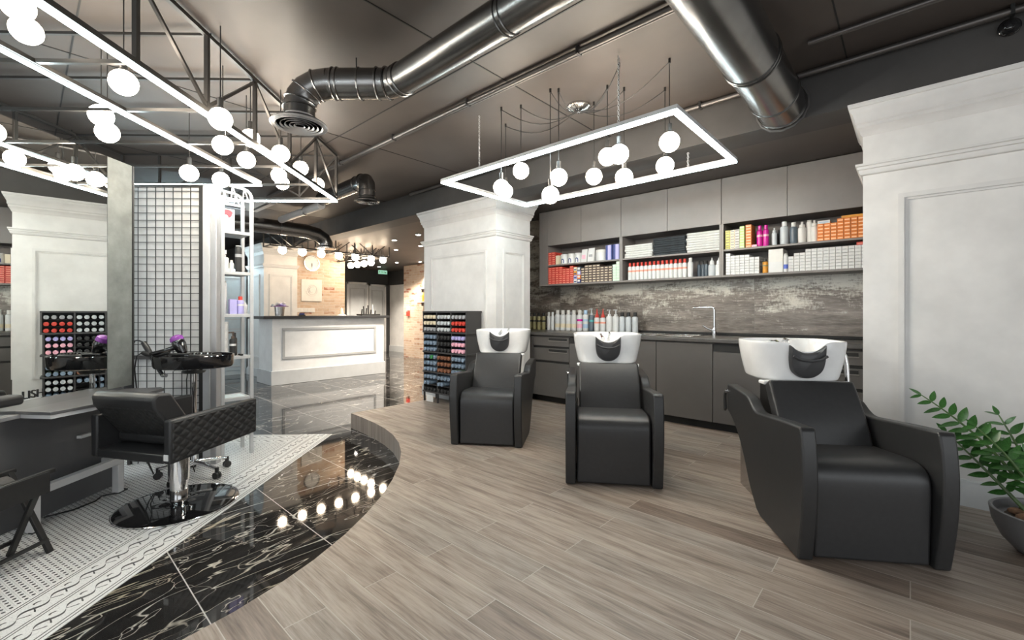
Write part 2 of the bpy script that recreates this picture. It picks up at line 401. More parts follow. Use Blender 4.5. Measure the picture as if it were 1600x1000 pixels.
M['tile'] = m_tile(); M['brick_y'] = m_brick('y'); M['brick_x'] = m_brick('x')

# ================================================================ setting
ZL, ZC, ZH = -.16, 2.72, 2.42          # marble floor, main ceiling, hall ceiling (platform is z = 0)
def st(name, mb, m, bevel=0): return struct(mb.build(name, m, world='origin', bevel=bevel))
st('floor', MB().box(-14, 3, -3.2, 9.5, ZL-.1, ZL), M['marble'])
# wooden platform with a curved edge
edge = [(-4.43, 4.95), (-4.43, 2.40)]
import itertools
curve = [(-4.53,2.40),(-4.25,2.380),(-3.95,2.345),(-3.70,2.30),(-3.45,2.23),(-3.20,2.125),(-2.98,2.00),(-2.75,1.83),(-2.53,1.63),(-2.36,1.45),(-2.21,1.26),(-2.08,1.07),(-1.97,.87),(-1.90,.70),(-1.845,.52),(-1.81,.32),(-1.80,.1),(-1.80,-.3),(-1.80,-3.0)]
poly = [(-4.53, 4.98)] + curve + [(2.7,-3.0),(2.7,4.98)]
mbp = MB().prism(poly, ZL, 0.0, 'z')
plat = mbp.build('floor', [M['wood'], M['riser']], world='origin'); struct(plat); plat.name = 'floor_platform'
for p in plat.data.polygons: p.material_index = 0 if p.normal.z > .5 else 1
# ceilings and beam
st('ceiling', MB().box(-14, 3, -3.2, 3.56, ZC, ZC+.1), M['ceiling'])
st('ceiling_hall', MB().box(-14, 3, 3.86, 9.5, ZH, ZH+.1), M['ceiling'])
st('trim_1', MB().box(-14, 3, 3.56, 3.86, ZH, ZC+.1), M['beam'])
seams = MB()
for x in (-7.5, -5.7, -3.9, -2.1, -.3): seams.box(x-.004, x+.004, -3, 3.56, ZC-.003, ZC+.001)
for y in (.2, 1.95): seams.box(-13.9, 2.9, y-.004, y+.004, ZC-.003, ZC+.001)
st('trim_2', seams, M['gap'])
# outer walls
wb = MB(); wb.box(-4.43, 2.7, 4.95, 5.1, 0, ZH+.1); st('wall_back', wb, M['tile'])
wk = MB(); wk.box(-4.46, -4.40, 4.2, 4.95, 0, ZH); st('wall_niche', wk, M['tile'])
ww = MB()                                                # wall behind the camera, with a shop window opening and one added to brighten the desk
ww.box(-14, -10.2, -3.2, -3.0, ZL, ZC); ww.box(-4.8, -3.6, -3.2, -3.0, ZL, ZC); ww.box(-10.2, -4.8, -3.2, -3.0, ZL, .13); ww.box(-10.2, -4.8, -3.2, -3.0, 2.63, ZC); ww.box(1.8, 3, -3.2, -3.0, ZL, ZC); ww.box(-3.6, 1.8, -3.2, -3.0, ZL, .13); ww.box(-3.6, 1.8, -3.2, -3.0, 2.63, ZC)
st('wall_front', ww, M['plaster'])
wr = MB(); wr.box(2.7, 2.9, -3.2, -2.0, ZL, ZC); wr.box(2.7, 2.9, 2.4, 5.1, ZL, ZC); wr.box(2.7, 2.9, -2.0, 2.4, ZL, .13); wr.box(2.7, 2.9, -2.0, 2.4, 2.63, ZC)
st('wall_right', wr, M['plaster'])
def window(nm, fn, spans, z0, z1):
    mb = MB()
    for a, b in zip(spans[:-1], spans[1:]):
        for z in (z0, z1-.05): fn(mb, a, b, z, z+.05)
    for a in spans: fn(mb, a-.03, a+.03, z0, z1)
    st(nm, mb, M['black'])
window('window_1', lambda mb, a, b, z, q: mb.box(a, b, -3.13, -3.07, z, q), (-3.6,-1.8,0,1.8), .13, 2.63)
window('added_window_3', lambda mb, a, b, z, q: mb.box(a, b, -3.13, -3.07, z, q), (-10.2,-8.4,-6.6,-4.8), .13, 2.63)  # unseen window, added to throw more daylight on the reception desk
window('window_2', lambda mb, a, b, z, q: mb.box(2.77, 2.83, a, b, z, q), (-2.0,-.53,.93,2.4), .13, 2.63)
st('wall_left', MB().box(-14.1, -14, -3.2, 9.5, ZL, ZC), M['plaster'])
st('wall_far', MB().box(-14, 3, 9.5, 9.6, ZL, ZC), M['plaster'])

def panel_frame(mb, a0, a1, z0, z1, pl, at, out, w=.028):
    """raised rectangular moulding on a wall face; pl 'y' = face at y=at, 'x' = face at x=at, out = signed relief"""
    def q(a, b, c, d):
        lo, hi = sorted((at, at+out))
        if pl == 'y': mb.box(a, b, lo, hi, c, d)
        else: mb.box(lo, hi, a, b, c, d)
    q(a0, a1, z1-w, z1); q(a0, a1, z0, z0+w); q(a0, a0+w, z0+w, z1-w); q(a1-w, a1, z0+w, z1-w)
def ring(mb, x0, x1, y0, y1, prof):
    """moulding profile [(offset, z)...] swept round a rectangle"""
    n = len(prof); vs = []
    for o, z in prof: vs += [(x0-o, y0-o, z), (x1+o, y0-o, z), (x1+o, y1+o, z), (x0-o, y1+o, z)]
    fs = [(i*4+j, i*4+(j+1)%4, (i+1)*4+(j+1)%4, (i+1)*4+j) for i in range(n-1) for j in range(4)]
    fs += [(3,2,1,0), tuple((n-1)*4+j for j in range(4))]
    mb.add(vs, fs)
CROWN = [(0,2.22),(.012,2.235),(.018,2.262),(.03,2.272),(.03,2.292),(.038,2.30),(.038,2.325),(.050,2.362),(.062,2.378),(.062,2.392),(.070,2.395),(.073,2.415),(.073,2.42)]
FRIEZE = [(0,1.970),(.012,1.975),(.02,1.99),(.02,2.004),(.028,2.008),(.028,2.024),(.036,2.028),(.036,2.042),(0,2.044)]
BASE = [(0,.0),(.02,.0),(.02,.115),(.013,.125),(.013,.138),(.006,.148),(0,.15)]
def column(name, x0, x1, y0, y1, z0, frames, base=True, label=None):
    c = st(name, MB().box(x0, x1, y0, y1, z0, 2.42), M['plaster'])
    for nm, pr in (('crown_moulding', CROWN), ('frieze_moulding', FRIEZE)):
        mb = MB(); ring(mb, x0, x1, y0, y1, pr); struct(mb.build(nm, M['white_trim'], c))
    if base:
        mb = MB(); ring(mb, x0, x1, y0, y1, [(o, z+z0) for o, z in BASE]); struct(mb.build('baseboard', M['desk_base'], c))
    for f in frames:
        mb = MB(); panel_frame(mb, *f); panel_frame(mb, f[0]+.028, f[1]-.028, f[2]+.028, f[3]-.028, f[4], f[5], f[6]*.5, .014)
        struct(mb.build('panel_moulding', M['white_trim'], c))
    return c
column('wall_pillar_right', -.225, 2.69, 3.60, 4.22, 0, [(-.055, 1.35, .335, 1.825, 'y', 3.60, -.018)])
column('wall_pillar_centre', -4.83, -3.49, 3.60, 4.2, 0, [(-4.68, -3.64, .34, 1.825, 'y', 3.60, -.018), (3.71, 4.09, .34, 1.825, 'x', -3.49, .018)])
# reception back wall, pilaster, wardrobe side, hall
column('wall_pillar_reception', -10.1, -9.2, 3.10, 3.72, ZL, [(3.19, 3.63, .45, 1.84, 'x', -9.2, .018), (-9.9, -9.4, .2, 1.84, 'y', 3.10, -.018)])
st('wall_brick', MB().box(-9.75, -9.45, 3.72, 4.86, ZL, ZH), M['brick_y'])
st('wall_hall_left', MB().box(-12.6, -9.75, 4.7, 4.86, ZL, ZH), M['plaster'])
st('wall_hall', MB().box(-12.75, -12.6, 4.7, 9.5, ZL, ZH), M['darkwall'])
def hall_door(n, y0, y1, x, zt):
    d = st('door_%d' % n, MB().box(x, x+.05, y0, y1, ZL, zt), M['door'])
    mb = MB(); panel_frame(mb, y0+.10, y1-.10, .05, zt-.18, 'x', x+.05, .012, .03); struct(mb.build('door_panel_moulding', M['desk_moulding'], d))
    mb = MB(); mb.box(x+.05, x+.075, y0, y0+.05, ZL, zt); mb.box(x+.05, x+.075, y1-.05, y1, ZL, zt); mb.box(x+.05, x+.075, y0, y1, zt-.06, zt)
    struct(mb.build('door_frame', M['white_trim'], d))
    hb = MB(); hb.cyl((x+.05, y1-.14, .85), (x+.10, y1-.14, .85), .012); hb.cyl((x+.10, y1-.14, .85), (x+.10, y1-.26, .85), .009); struct(hb.build('door_handle', M['steel'], d))
hall_door(1, 6.50, 7.20, -12.58, 2.02)
hall_door(2, 7.24, 7.84, -12.60, 1.98)
blk = st('wall_block', MB().box(-12.6, -11.75, 8.02, 9.5, ZL, 1.98), M['plaster'])
mb = MB(); mb.box(-11.75, -11.73, 8.0, 9.5, ZL, .03); mb.box(-12.6, -11.73, 8.0, 8.02, ZL, .03); struct(mb.build('baseboard', M['desk_base'], blk))
st('wall_header', MB().box(-12.6, -11.7, 7.95, 9.5, 1.98, ZH), M['darkwall'])
st('wall_brick_hall', MB().box(-10.75, -5.2, 7.30, 7.5, ZL, ZH), M['brick_x'])

# mosaic island, laid in the frame of the mirror wall (u away from the camera, v to the right)
UA = math.radians(133.2); IU = Vector((math.cos(UA), math.sin(UA), 0)); IV = Vector((math.sin(UA), -math.cos(UA), 0))
MI = Matrix(((IU.x, IV.x, 0, 0), (IU.y, IV.y, 0, 0), (0, 0, 1, 0), (0, 0, 0, 1)))
def uv(u, v, z=0): return IU*u + IV*v + Vector((0, 0, z))
def flat(name, m, u0, u1, v0, v1, z, rot=0, loc=None):
    o = MB().box(u0, u1, v0, v1, z-.02, z).build(name, m, world='origin'); struct(o)
    o.matrix_basis = Matrix.Translation(loc or (0,0,0)) @ (MI if rot == 0 else MI @ Matrix.Rotation(rot, 4, 'Z')); return o
# the field stops where the two border strips begin
flat('floor_mosaic', M['mosaic'], -2.0, 4.585-.32, -3.75, -1.765-.32, ZL+.003)
o = flat('floor_border', M['border'], 0, 6.6, 0, .32, ZL+.003); o.matrix_basis = Matrix.Translation(uv(-2.0, -1.765)) @ MI @ Matrix.Scale(-1, 4, (0,1,0))
o = flat('floor_border', M['border'], .32, 2.3, 0, .32, ZL+.003)
o.matrix_basis = Matrix.Translation(uv(4.585, -1.765)) @ Matrix(((-IV.x, -IU.x, 0, 0), (-IV.y, -IU.y, 0, 0), (0,0,1,0), (0,0,0,1)))

# ================================================================ wash chairs
def smooth_poly(pts, n=6):
    """Catmull-Rom through 2-D points (open)"""
    out = []
    for i in range(len(pts)-1):
        p0 = pts[max(i-1, 0)]; p1 = pts[i]; p2 = pts[i+1]; p3 = pts[min(i+2, len(pts)-1)]
        for k in range(n):
            t = k/n; t2, t3 = t*t, t*t*t
            out.append(tuple(.5*((2*p1[j]) + (-p0[j]+p2[j])*t + (2*p0[j]-5*p1[j]+4*p2[j]-p3[j])*t2 + (-p0[j]+3*p1[j]-3*p2[j]+p3[j])*t3) for j in (0, 1)))
    out.append(pts[-1]); return out
def make_wash_chair(label):
    t = thing('wash_chair', label, 'chair', (0,0,0), 0, 'wash chairs on the wooden platform')
    front = smooth_poly([(0,.004), (-.034,.20), (-.046,.36), (-.038,.50), (-.022,.588)], 4)
    top = smooth_poly([(-.018,.596), (.15,.583), (.36,.562), (.47,.553), (.53,.572), (.60,.612), (.72,.624), (.95,.634)], 5)
    back = smooth_poly([(.955,.62), (.955,.48)], 2)
    under = smooth_poly([(.945,.462), (.86,.425), (.76,.36), (.66,.25), (.57,.12), (.47,.022)], 5)
    poly = front + top + back + under + [(.42, .004)]
    for s in (-1, 1):
        x0, x1 = sorted((s*.236, s*.300))
        MB().prism(poly, x0, x1, 'x').build('armrest', M['leather'], t, bevel=.009, seg=3)
    # seat upholstery: rolls over the front edge and falls to the floor
    prof = smooth_poly([(.012,.012), (.004,.20), (.0,.34), (.012,.395), (.05,.428), (.12,.438), (.28,.428), (.44,.418)], 5) + [(.44,.30), (.30,.012)]
    MB().prism(prof, -.228, .228, 'x').build('seat', M['leather2'], t, bevel=.012, seg=3)
    bp = smooth_poly([(.345,.40), (.40,.53), (.47,.65), (.525,.727)], 4) + [(.59,.69), (.53,.60), (.46,.48), (.41,.37)]
    MB().prism(bp, -.215, .215, 'x').build('backrest', M['leather2'], t, bevel=.014, seg=3)
    MB().box(-.233, .233, .27, .915, .0, .41).build('base_plinth', M['steel'], t, bevel=.006)
    MB().box(-.16, .16, .62, .80, .38, .74).build('basin_support', M['black'], t, bevel=.01)
    # basin -------------------------------------------------
    N = 72; cx, cy = 0, .775
    def plan(a, k=1.0):                                   # flat-fronted rounded plan
        ca, sa = math.cos(a), math.sin(a); e = 2/3.4
        x = math.copysign(abs(ca)**e, ca)*.262; y = math.copysign(abs(sa)**e, sa)*.215
        return x*k, y*k
    def notch(x, y):                                      # neck opening in the front rim
        if y > -.02: return 0
        q = max(0, 1-(abs(x)/.098)**3.0); return .060*q
    rings = []
    def ringpts(k, z, nt=0, dy=0):
        return [(cx+plan(2*PI*i/N, k)[0], cy+dy+plan(2*PI*i/N, k)[1], z - nt*notch(*plan(2*PI*i/N, k))) for i in range(N)]
    for k, z, nt in ((.62,.700,0), (.80,.704,0), (.86,.715,0), (.885,.745,0), (.925,.79,.05), (.965,.845,.3), (.99,.895,.7), (1.0,.925,1), (.992,.934,1), (.965,.934,1), (.94,.922,1), (.90,.87,.75), (.84,.81,.3), (.72,.765,0), (.45,.745,0), (.10,.738,0)):
        rings.append(ringpts(k, z, nt))
    vs = [p for r in rings for p in r]; K = len(rings)
    fs = [(i*N+j, i*N+(j+1)%N, (i+1)*N+(j+1)%N, (i+1)*N+j) for i in range(K-1) for j in range(N)]
    fs += [tuple(range(N-1,-1,-1)), tuple((K-1)*N+j for j in range(N))]
    b = MB().add(vs, fs); bas = b.build('basin', M['porcelain'], t, sub=1)
    lip = MB(); lip.prism([(-.225,.566), (.225,.566), (.235,.62), (-.235,.62)], .690, .712, 'z'); lip.build('basin_lip', M['porcelain'], bas, bevel=.008, seg=3)
    dr = MB(); dr.cyl((0,cy,.737), (0,cy,.745), .03); dr.build('drain', M['chrome'], bas)
    fa = MB(); fa.tube([(.03,.93,.88), (.03,.93,.915), (.03,.91,.928), (.03,.84,.920)], .010, 10); fa.cyl((.03,.93,.86), (.03,.93,.89), .018); fa.build('basin_tap', M['chrome'], bas)
    hs = MB(); hs.tube([(-.05,.94,.88), (-.05,.93,.915), (-.04,.86,.920), (-.035,.78,.90)], .008, 8); hs.cyl((-.035,.78,.90), (-.03,.73,.89), .014, .017); hs.build('hand_shower', M['chrome'], bas)
    # neck rest: U-shaped rubber pad in the notch
    outl = []
    for i in range(13):
        x = -.092+.184*i/12; outl.append((x, .916-.044*(1-(x/.092)**2)))
    outl += smooth_poly([(.093,.912), (.092,.83), (.078,.772), (.04,.738), (0,.730), (-.04,.738), (-.078,.772), (-.092,.83), (-.093,.912)], 4)
    nb = MB(); n = len(outl)
    mid = (0, .81)
    layers = [(1.0,.0), (1.0,-.018), (.93,-.03), (.70,-.037)]
    vs = []
    for k, dy in layers:
        for (x, z) in outl:
            zz = mid[1]+(z-mid[1])*k
            yb = .775-.215*(.90+.10*min(1, max(0, (zz-.72)/.19)))
            vs.append((x*k, yb+.006+dy, zz))
    fs = [(i*n+j, i*n+(j+1)%n, (i+1)*n+(j+1)%n, (i+1)*n+j) for i in range(len(layers)-1) for j in range(n)] + [tuple(range(n)), tuple((len(layers)-1)*n+j for j in range(n))]
    nr = nb.add(vs, fs).build('neck_rest', M['rubber'], t)
    fold = MB(); fold.tube([(-.086,.526,.858), (-.05,.521,.838), (0,.519,.831), (.05,.521,.838), (.086,.526,.858)], .0075, 8); fold.build('neck_rest_fold', M['rubber'], nr)
    # chrome arm at the back right, lever at the back left
    lv = MB(); lv.cyl((-.30,.945,.585), (-.318,.945,.585), .012); lv.build('lever_pivot', M['chrome'], t)
    MB().prism([(.935,.60), (.975,.565), (.98,.50), (.965,.45), (.945,.47), (.955,.55)], -.318, -.302, 'x').build('recline_lever', M['black'], t, bevel=.004)
    return t
RC = math.radians(33.2)
w0 = make_wash_chair('black wash chair with white basin, middle of the three, second from the pillar')
w0.location = (-1.385, 2.489, 0); w0.rotation_euler = (0, 0, RC); w0.matrix_basis = Matrix.Translation(w0.location) @ Matrix.Rotation(RC, 4, 'Z')
copy_tree(w0, (-2.579, 2.542, 0), math.radians(32.4), 'black wash chair with white basin, nearest the charcoal tube rack and centre pillar')
w3 = copy_tree(w0, (-.1195, 2.4645, 0), RC, 'black wash chair with white basin, the large one beside the potted plant')

MB().tube([(.225,.73,.872), (.245,.73,.88), (.262,.73,.872), (.278,.73,.845), (.288,.73,.79), (.292,.73,.71), (.292,.73,.61)], .013, 12).build('support_tube', M['chrome'], w3)

# ================================================================ kitchen wall: base cabinets, worktop, uppers
YF = 4.27; YU = 4.60
bx = [-4.40, -3.50, -2.955, -2.43, -1.90, -1.355, -.80, -.262]
def base_cab(i, kind, label):
    x0, x1 = bx[i]+.001, bx[i+1]-.001; xc = (x0+x1)/2
    t = thing('base_cabinet', label, 'cabinet', (xc, 4.6, 0), 0, 'base cabinets under the worktop')
    MB().box(x0, x1, YF+.02, 4.94, .085, .815).build('body', M['taupe_dark'], t, world=True)
    MB().box(x0, x1, YF+.09, YF+.11, .0, .085).build('toe_kick', M['gap'], t, world=True)
    if kind == 'drawers':
        for z0, z1 in ((.692,.800), (.515,.665), (.085,.487)):
            mb = MB(); mb.box(x0+.002, x1-.002, YF, YF+.02, z0, z1); d = mb.build('drawer', M['taupe_dark'], t, world=True, bevel=.0015)
            if z1 < .8:
                MB().box(x0+.004, x1-.004, YF+.012, YF+.022, z1, z1+.026).build('grip_recess', M['gap'], t, world=True)
            if z0 > .5:
                h = MB(); h.box(xc-.02, x1-.03, YF-.004, YF+.002, z1-.04, z1-.012); h.build('handle_slot', M['gap'], d, world=True)
                h = MB(); h.box(xc-.024, x1-.026, YF-.008, YF+.001, z1-.048, z1-.041); h.build('handle_lip', M['taupe'], d, world=True)
    elif kind == 'gap':
        MB().box(x0+.002, x1-.002, YF, YF+.02, .085, .735).build('door', M['taupe_dark'], t, world=True, bevel=.0015)
        MB().box(x0+.003, x1-.003, YF+.012, YF+.022, .737, .812).build('grip_recess', M['gap'], t, world=True)
    else:
        MB().box(x0+.002, x1-.002, YF, YF+.02, .085, .808).build('door', M['taupe_dark'], t, world=True, bevel=.0015)
    return t
base_cab(0, 'door', 'dark base cabinet behind the centre pillar, first from the left')
base_cab(1, 'drawers', 'dark three-drawer base cabinet beside the leftmost wash chair')
base_cab(2, 'gap', 'dark base cabinet with black slot on top, directly right of the left drawer unit')
base_cab(3, 'door', 'plain dark base cabinet just behind the middle wash chair')
base_cab(4, 'door', 'plain dark base cabinet in clear view under the tap')
base_cab(5, 'gap', 'dark base cabinet with black slot on top, behind the largest wash chair')
base_cab(6, 'drawers', 'dark three-drawer base cabinet at the right end by the plastered pillar')
wt = thing('worktop', 'dark charcoal worktop running along the tiled wall', 'worktop', (-2.3, 4.6, .82))
MB().box(-4.40, -.262, 4.245, 4.945, .818, .858).build('counter_slab', M['worktop'], wt, world=True, bevel=.008, seg=3)
MB().box(-4.39, -.265, 4.928, 4.948, .858, .886).build('upstand', M['gap'], wt, world=True, bevel=.003)
for k, (a, b_) in enumerate(((-2.30, -1.98), (-1.92, -1.60))):
    s = thing('sink_basin', ('left' if k == 0 else 'right')+' steel sink bowl set in the dark worktop behind the tap', 'sink', ((a+b_)/2, 4.60, .858))
    mb = MB(); mb.box(a, b_, 4.44, 4.46, .858, .863); mb.box(a, b_, 4.76, 4.78, .858, .863); mb.box(a, a+.02, 4.46, 4.76, .858, .863); mb.box(b_-.02, b_, 4.46, 4.76, .858, .863)
    mb.build('rim', M['steel'], s, world=True, bevel=.002)
    MB().box(a+.02, b_-.02, 4.46, 4.76, .8585, .860).build('bowl', M['steel'], s, world=True)
f = thing('kitchen_tap', 'chrome right-angled tap standing on the dark worktop', 'tap', (-1.508, 4.80, .858))
MB().lathe([(.026,0), (.026,.05), (.02,.055), (.018,.085)], 16).build('tap_body', M['chrome'], f)
MB().tube([(0,0,.08), (0,0,.27), (-.006,0,.288), (-.022,0,.295), (-.215,0,.291), (-.22,0,.275)], .0105, 12).build('spout', M['chrome'], f)
MB().tube([(-.015,0,.055), (-.06,-.03,.075), (-.10,-.05,.105)], [.010,.008,.007], 10).build('tap_lever', M['chrome'], f)
sp = thing('power_socket', 'grey double wall socket on the tile above the bottles', 'socket', (-3.42, 4.948, 1.02))
MB().box(-.045, .045, -.006, .002, 0, .09).build('plate', M['p_grey'], sp, bevel=.003)
for sx in (-.022, .022): MB().cyl((sx, -.008, .045), (sx, -.005, .045), .015).build('socket_hole', M['gap'], sp)

ux = [-3.545, -2.467, -1.379, -.262]
for i, lab in enumerate(('taupe wall cabinet at the left with red boxes on its open shelves', 'taupe wall cabinet in the middle with folded towels on its open shelf', 'taupe wall cabinet at the right with orange and white boxes on its shelves')):
    x0, x1 = ux[i]+.001, ux[i+1]-.001; xm = (x0+x1)/2 + (0 if i != 2 else 0)
    t = thing('wall_cabinet', lab, 'cabinet', (xm, 4.78, 1.445), 0, 'wall cabinets above the tiled splashback')
    if i == 0: MB().box(x0-.115, x0+.018, YU, 4.94, 1.445, 2.415).build('end_panel', M['taupe'], t, world=True, bevel=.001)
    else: MB().box(x0, x0+.018, YU, 4.94, 1.445, 1.965).build('side_panel', M['taupe'], t, world=True)
    MB().box(x1-.018, x1, YU, 4.94, 1.445, 1.965).build('side_panel', M['taupe'], t, world=True)
    MB().box(x0+.018, x1-.018, YU, 4.94, 1.445, 1.465).build('shelf', M['taupe'], t, world=True, bevel=.001)
    MB().box(x0+.018, x1-.018, YU+.004, 4.925, 1.698, 1.716).build('shelf', M['taupe'], t, world=True, bevel=.001)
    MB().box(x0+.018, x1-.018, 4.925, 4.94, 1.465, 1.965).build('back_panel', M['shelf_in'], t, world=True)
    MB().box(x0+.018, x1-.001, YU+.022, 4.94, 1.966, 2.415).build('upper_body', M['taupe_dark'], t, world=True)
    a = x0+.019 if i == 0 else x0
    for p, q in ((a, xm), (xm, x1)):
        MB().box(p+.0015, q-.0015, YU, YU+.02, 1.966, 2.414).build('door', M['taupe'], t, world=True, bevel=.0015)

# ------------------------------------------------ products
def boxmesh(nm, w, d, h, body, label=None, lz=(.3,.7), lx=(.12,.88), top=None):
    w -= .0016; h -= .0012
    mb = MB(); mb.box(0, w, 0, d, 0, h)
    if label is not None: mb.box(w*lx[0], w*lx[1], -.0006, .0004, h*lz[0], h*lz[1], 1)
    return mb.mesh(nm, [body] + ([label] if label is not None else []))
def grid_boxes(nm, mesh, x0, y, z0, nx, nz, w, h, label, cat, group, tops=None, gx=.0016, gz=.0012):
    for i in range(nx):
        for k in range(tops[i] if tops else nz):
            inst(nm, mesh, (x0+i*(w+gx), y+random.uniform(0,.004), z0+k*(h+gz)), '%s, %s column from left, %s row from bottom' % (label, ORD[i], ORD[k]), cat, group)
SY = 4.615; S0 = 1.4655; S1 = 1.7165
red = boxmesh('red_box', .0545, .16, .0262, M['p_red'], M['p_salmon'], (.32,.68))
grid_boxes('dye_box', red, -3.522, SY, S0, 7, 7, .0545, .0262, 'small red dye box on lower left shelf', 'box', 'red dye boxes on the lower left shelf', tops=[8,8,8,8,7,7,8])
grid_boxes('dye_box', red, -3.522, SY, S1, 2, 6, .0545, .0262, 'small red dye box on upper left shelf', 'box', 'red dye boxes on the upper left shelf')
for z, m2, lb in ((0, M['p_white'], 'white'), (.05, M['p_lilac'], 'lilac'), (.10, M['p_amber'], 'amber'), (.15, M['p_cream'], 'cream')):
    inst('dye_box', boxmesh('mixed_box', .048, .15, .048, m2, M['p_navy'], (.2,.5)), (-3.125, SY, S0+z), lb+' dye box in the mixed column right of the red stack', 'box')
for z, m2, lb in ((0, M['p_navy'], 'navy'), (.05, M['p_orange'], 'orange'), (.10, M['p_lilac'], 'violet'), (.15, M['p_slate'], 'slate')):
    inst('dye_box', boxmesh('mixed_box', .046, .15, .048, m2, M['p_white'], (.3,.8)), (-3.072, SY, S0+z), lb+' dye box with white label in the mixed column left of the brown stack', 'box')
brn = boxmesh('brown_box', .0525, .16, .0292, M['p_brown'], M['p_cream'], (.30,.66), (.14,.86))
grid_boxes('dye_box', brn, -3.018, SY, S0, 8, 7, .0525, .0292, 'small brown cream-labelled dye box', 'box', 'brown dye boxes on the lower left shelf', tops=[6,7,7,7,7,6,6,6])
mint = boxmesh('mint_box', .0475, .16, .031, M['p_mint'], M['p_white'], (.4,.6))
grid_boxes('dye_box', mint, -2.582, SY, S0, 2, 7, .0475, .031, 'pale mint dye box on lower left shelf', 'box', 'mint dye boxes on the lower left shelf', tops=[6,7])
inst('carton', boxmesh('cream_carton', .05, .12, .115, M['p_cream']), (-3.402, SY, S1), 'cream carton standing beside the red boxes on the upper left shelf', 'box')
def jarmesh(nm, r, h, body, lid, lab=None):
    mb = MB(); mb.lathe([(r*.96,0), (r,.006), (r,h*.74), (r*.97,h*.76), (r*1.02,h*.77), (r*1.02,h*.97), (r*.97,h)], 20, ks=[0,0,0,1,1,1,1])
    return mb.mesh(nm, [body, lid])
def arch_mesh():                                          # dark arched print on the pot front
    mb = MB(); pts = [(-.022,0)] + [(.022*math.cos(PI-PI*i/10), .045+.022*math.sin(PI-PI*i/10)) for i in range(11)] + [(.022,0)]
    inn = [(.012*math.cos(PI-PI*i/10), .043+.012*math.sin(PI-PI*i/10)) for i in range(11)]
    n = 11; vs = []; fs = []
    for q in range(n+0):
        a = PI-PI*q/10
        for rr in (.022, .012):
            for dy in (0, .0): pass
        vs += [(.050*math.sin((.022*math.cos(a))/.050), -.0508*math.cos(.022*math.cos(a)/.05), .045+.022*math.sin(a)), (.050*math.sin(.012*math.cos(a)/.05), -.0508*math.cos(.012*math.cos(a)/.05), .043+.012*math.sin(a))]
    for q in range(n-1): fs.append((2*q, 2*q+1, 2*q+3, 2*q+2))
    k = len(vs)
    for sx in (-1, 1):
        o1 = .022*sx; o2 = .012*sx
        vs += [(o1, -.0508*math.cos(o1/.05), .045), (o2, -.0508*math.cos(o2/.05), .043), (o2, -.0508*math.cos(o2/.05), .01), (o1, -.0508*math.cos(o1/.05), .01)]
    fs += [(k, k+1, k+2, k+3), (k+4, k+5, k+6, k+7)]
    return mb.add(vs, fs).mesh('arch_print', M['p_navy'])
potm = jarmesh('powder_tub', .050, .125, M['p_white'], M['p_white']); arch = arch_mesh()
for i, x in enumerate((-3.30, -3.19, -3.085)):
    o = inst('powder_tub', potm, (x, SY+.055, S1), ('left', 'middle', 'right')[i]+' white tub of three with dark arch print on the upper left shelf', 'tub', 'arch print tubs')
    part('arch_print', arch, o)
def pouch(w, h):
    mb = MB(); mb.prism([(0,0), (.07,0), (.045,h*.75), (.036,h), (.032,h), (.02,h*.7)], 0, w, 'x'); return mb.mesh('pouch', [M['p_white']])
po = inst('refill_pouch', pouch(.08, .16), (-3.02, SY, S1), 'white refill pouch with pink print beside the arch tubs', 'pouch')
part('print', boxmesh('pink_print', .05, .001, .05, M['p_pink']), po, (.015, .004, .04))
po = inst('refill_pouch', pouch(.085, .168), (-2.932, SY+.012, S1), 'tall white refill pouch left of the lidded white bucket', 'pouch')
part('print', boxmesh('grey_print', .05, .001, .03, M['p_grey']), po, (.017, .004, .06))
bk = inst('bleach_bucket', jarmesh('bucket', .072, .135, M['p_white'], M['p_offwhite']), (-2.765, SY+.075, S1), 'white lidded bucket on the upper left shelf', 'tub')
for i, x in enumerate((-2.672, -2.572)):
    o = inst('carton', boxmesh('navy_carton', .088, .12, .175, M['p_navy'], M['p_lilac'], (.0,1.0), (.32,.80)), (x, SY, S1), ('left', 'right')[i]+' navy and lilac carton of the pair at the right of the upper left shelf', 'box', 'navy cartons')
# towels
def towelmesh(nm, w, d, h, m):
    mb = MB(); n = 10
    prof = [(0,0)] + [(d,0)] + [(d,h)] + [(h*.5*(1-math.cos(a))-0*h, h) for a in (0,)]
    cs = [(h*.5-h*.5*math.sin(PI*i/n), h*.5-h*.5*math.cos(PI*i/n)) for i in range(n+1)]
    mb.prism(cs + [(d,h), (d,0)], 0, w, 'x'); return mb.mesh(nm, m)
def stack(x0, w, n, m, h, lab, group, tilt=0):
    me = [towelmesh('folded_towel', w, .27, h*1.02, m) for _ in range(1)][0]
    for k in range(n):
        inst('folded_towel', me, (x0+random.uniform(-.007,.007), SY+.004+random.uniform(0,.012), S1+k*h), '%s, %s from bottom' % (lab, ORD[k]), 'towel', group)
stack(-2.425, .325, 6, M['towel_w'], .0245, 'folded white towel in the left white pile', 'left pile of white towels')
stack(-2.085, .345, 8, M['towel_d'], .0235, 'folded charcoal towel between the white piles', 'pile of charcoal towels')
stack(-1.730, .325, 8, M['towel_w'], .0255, 'folded white towel in the right white pile', 'right pile of white towels')
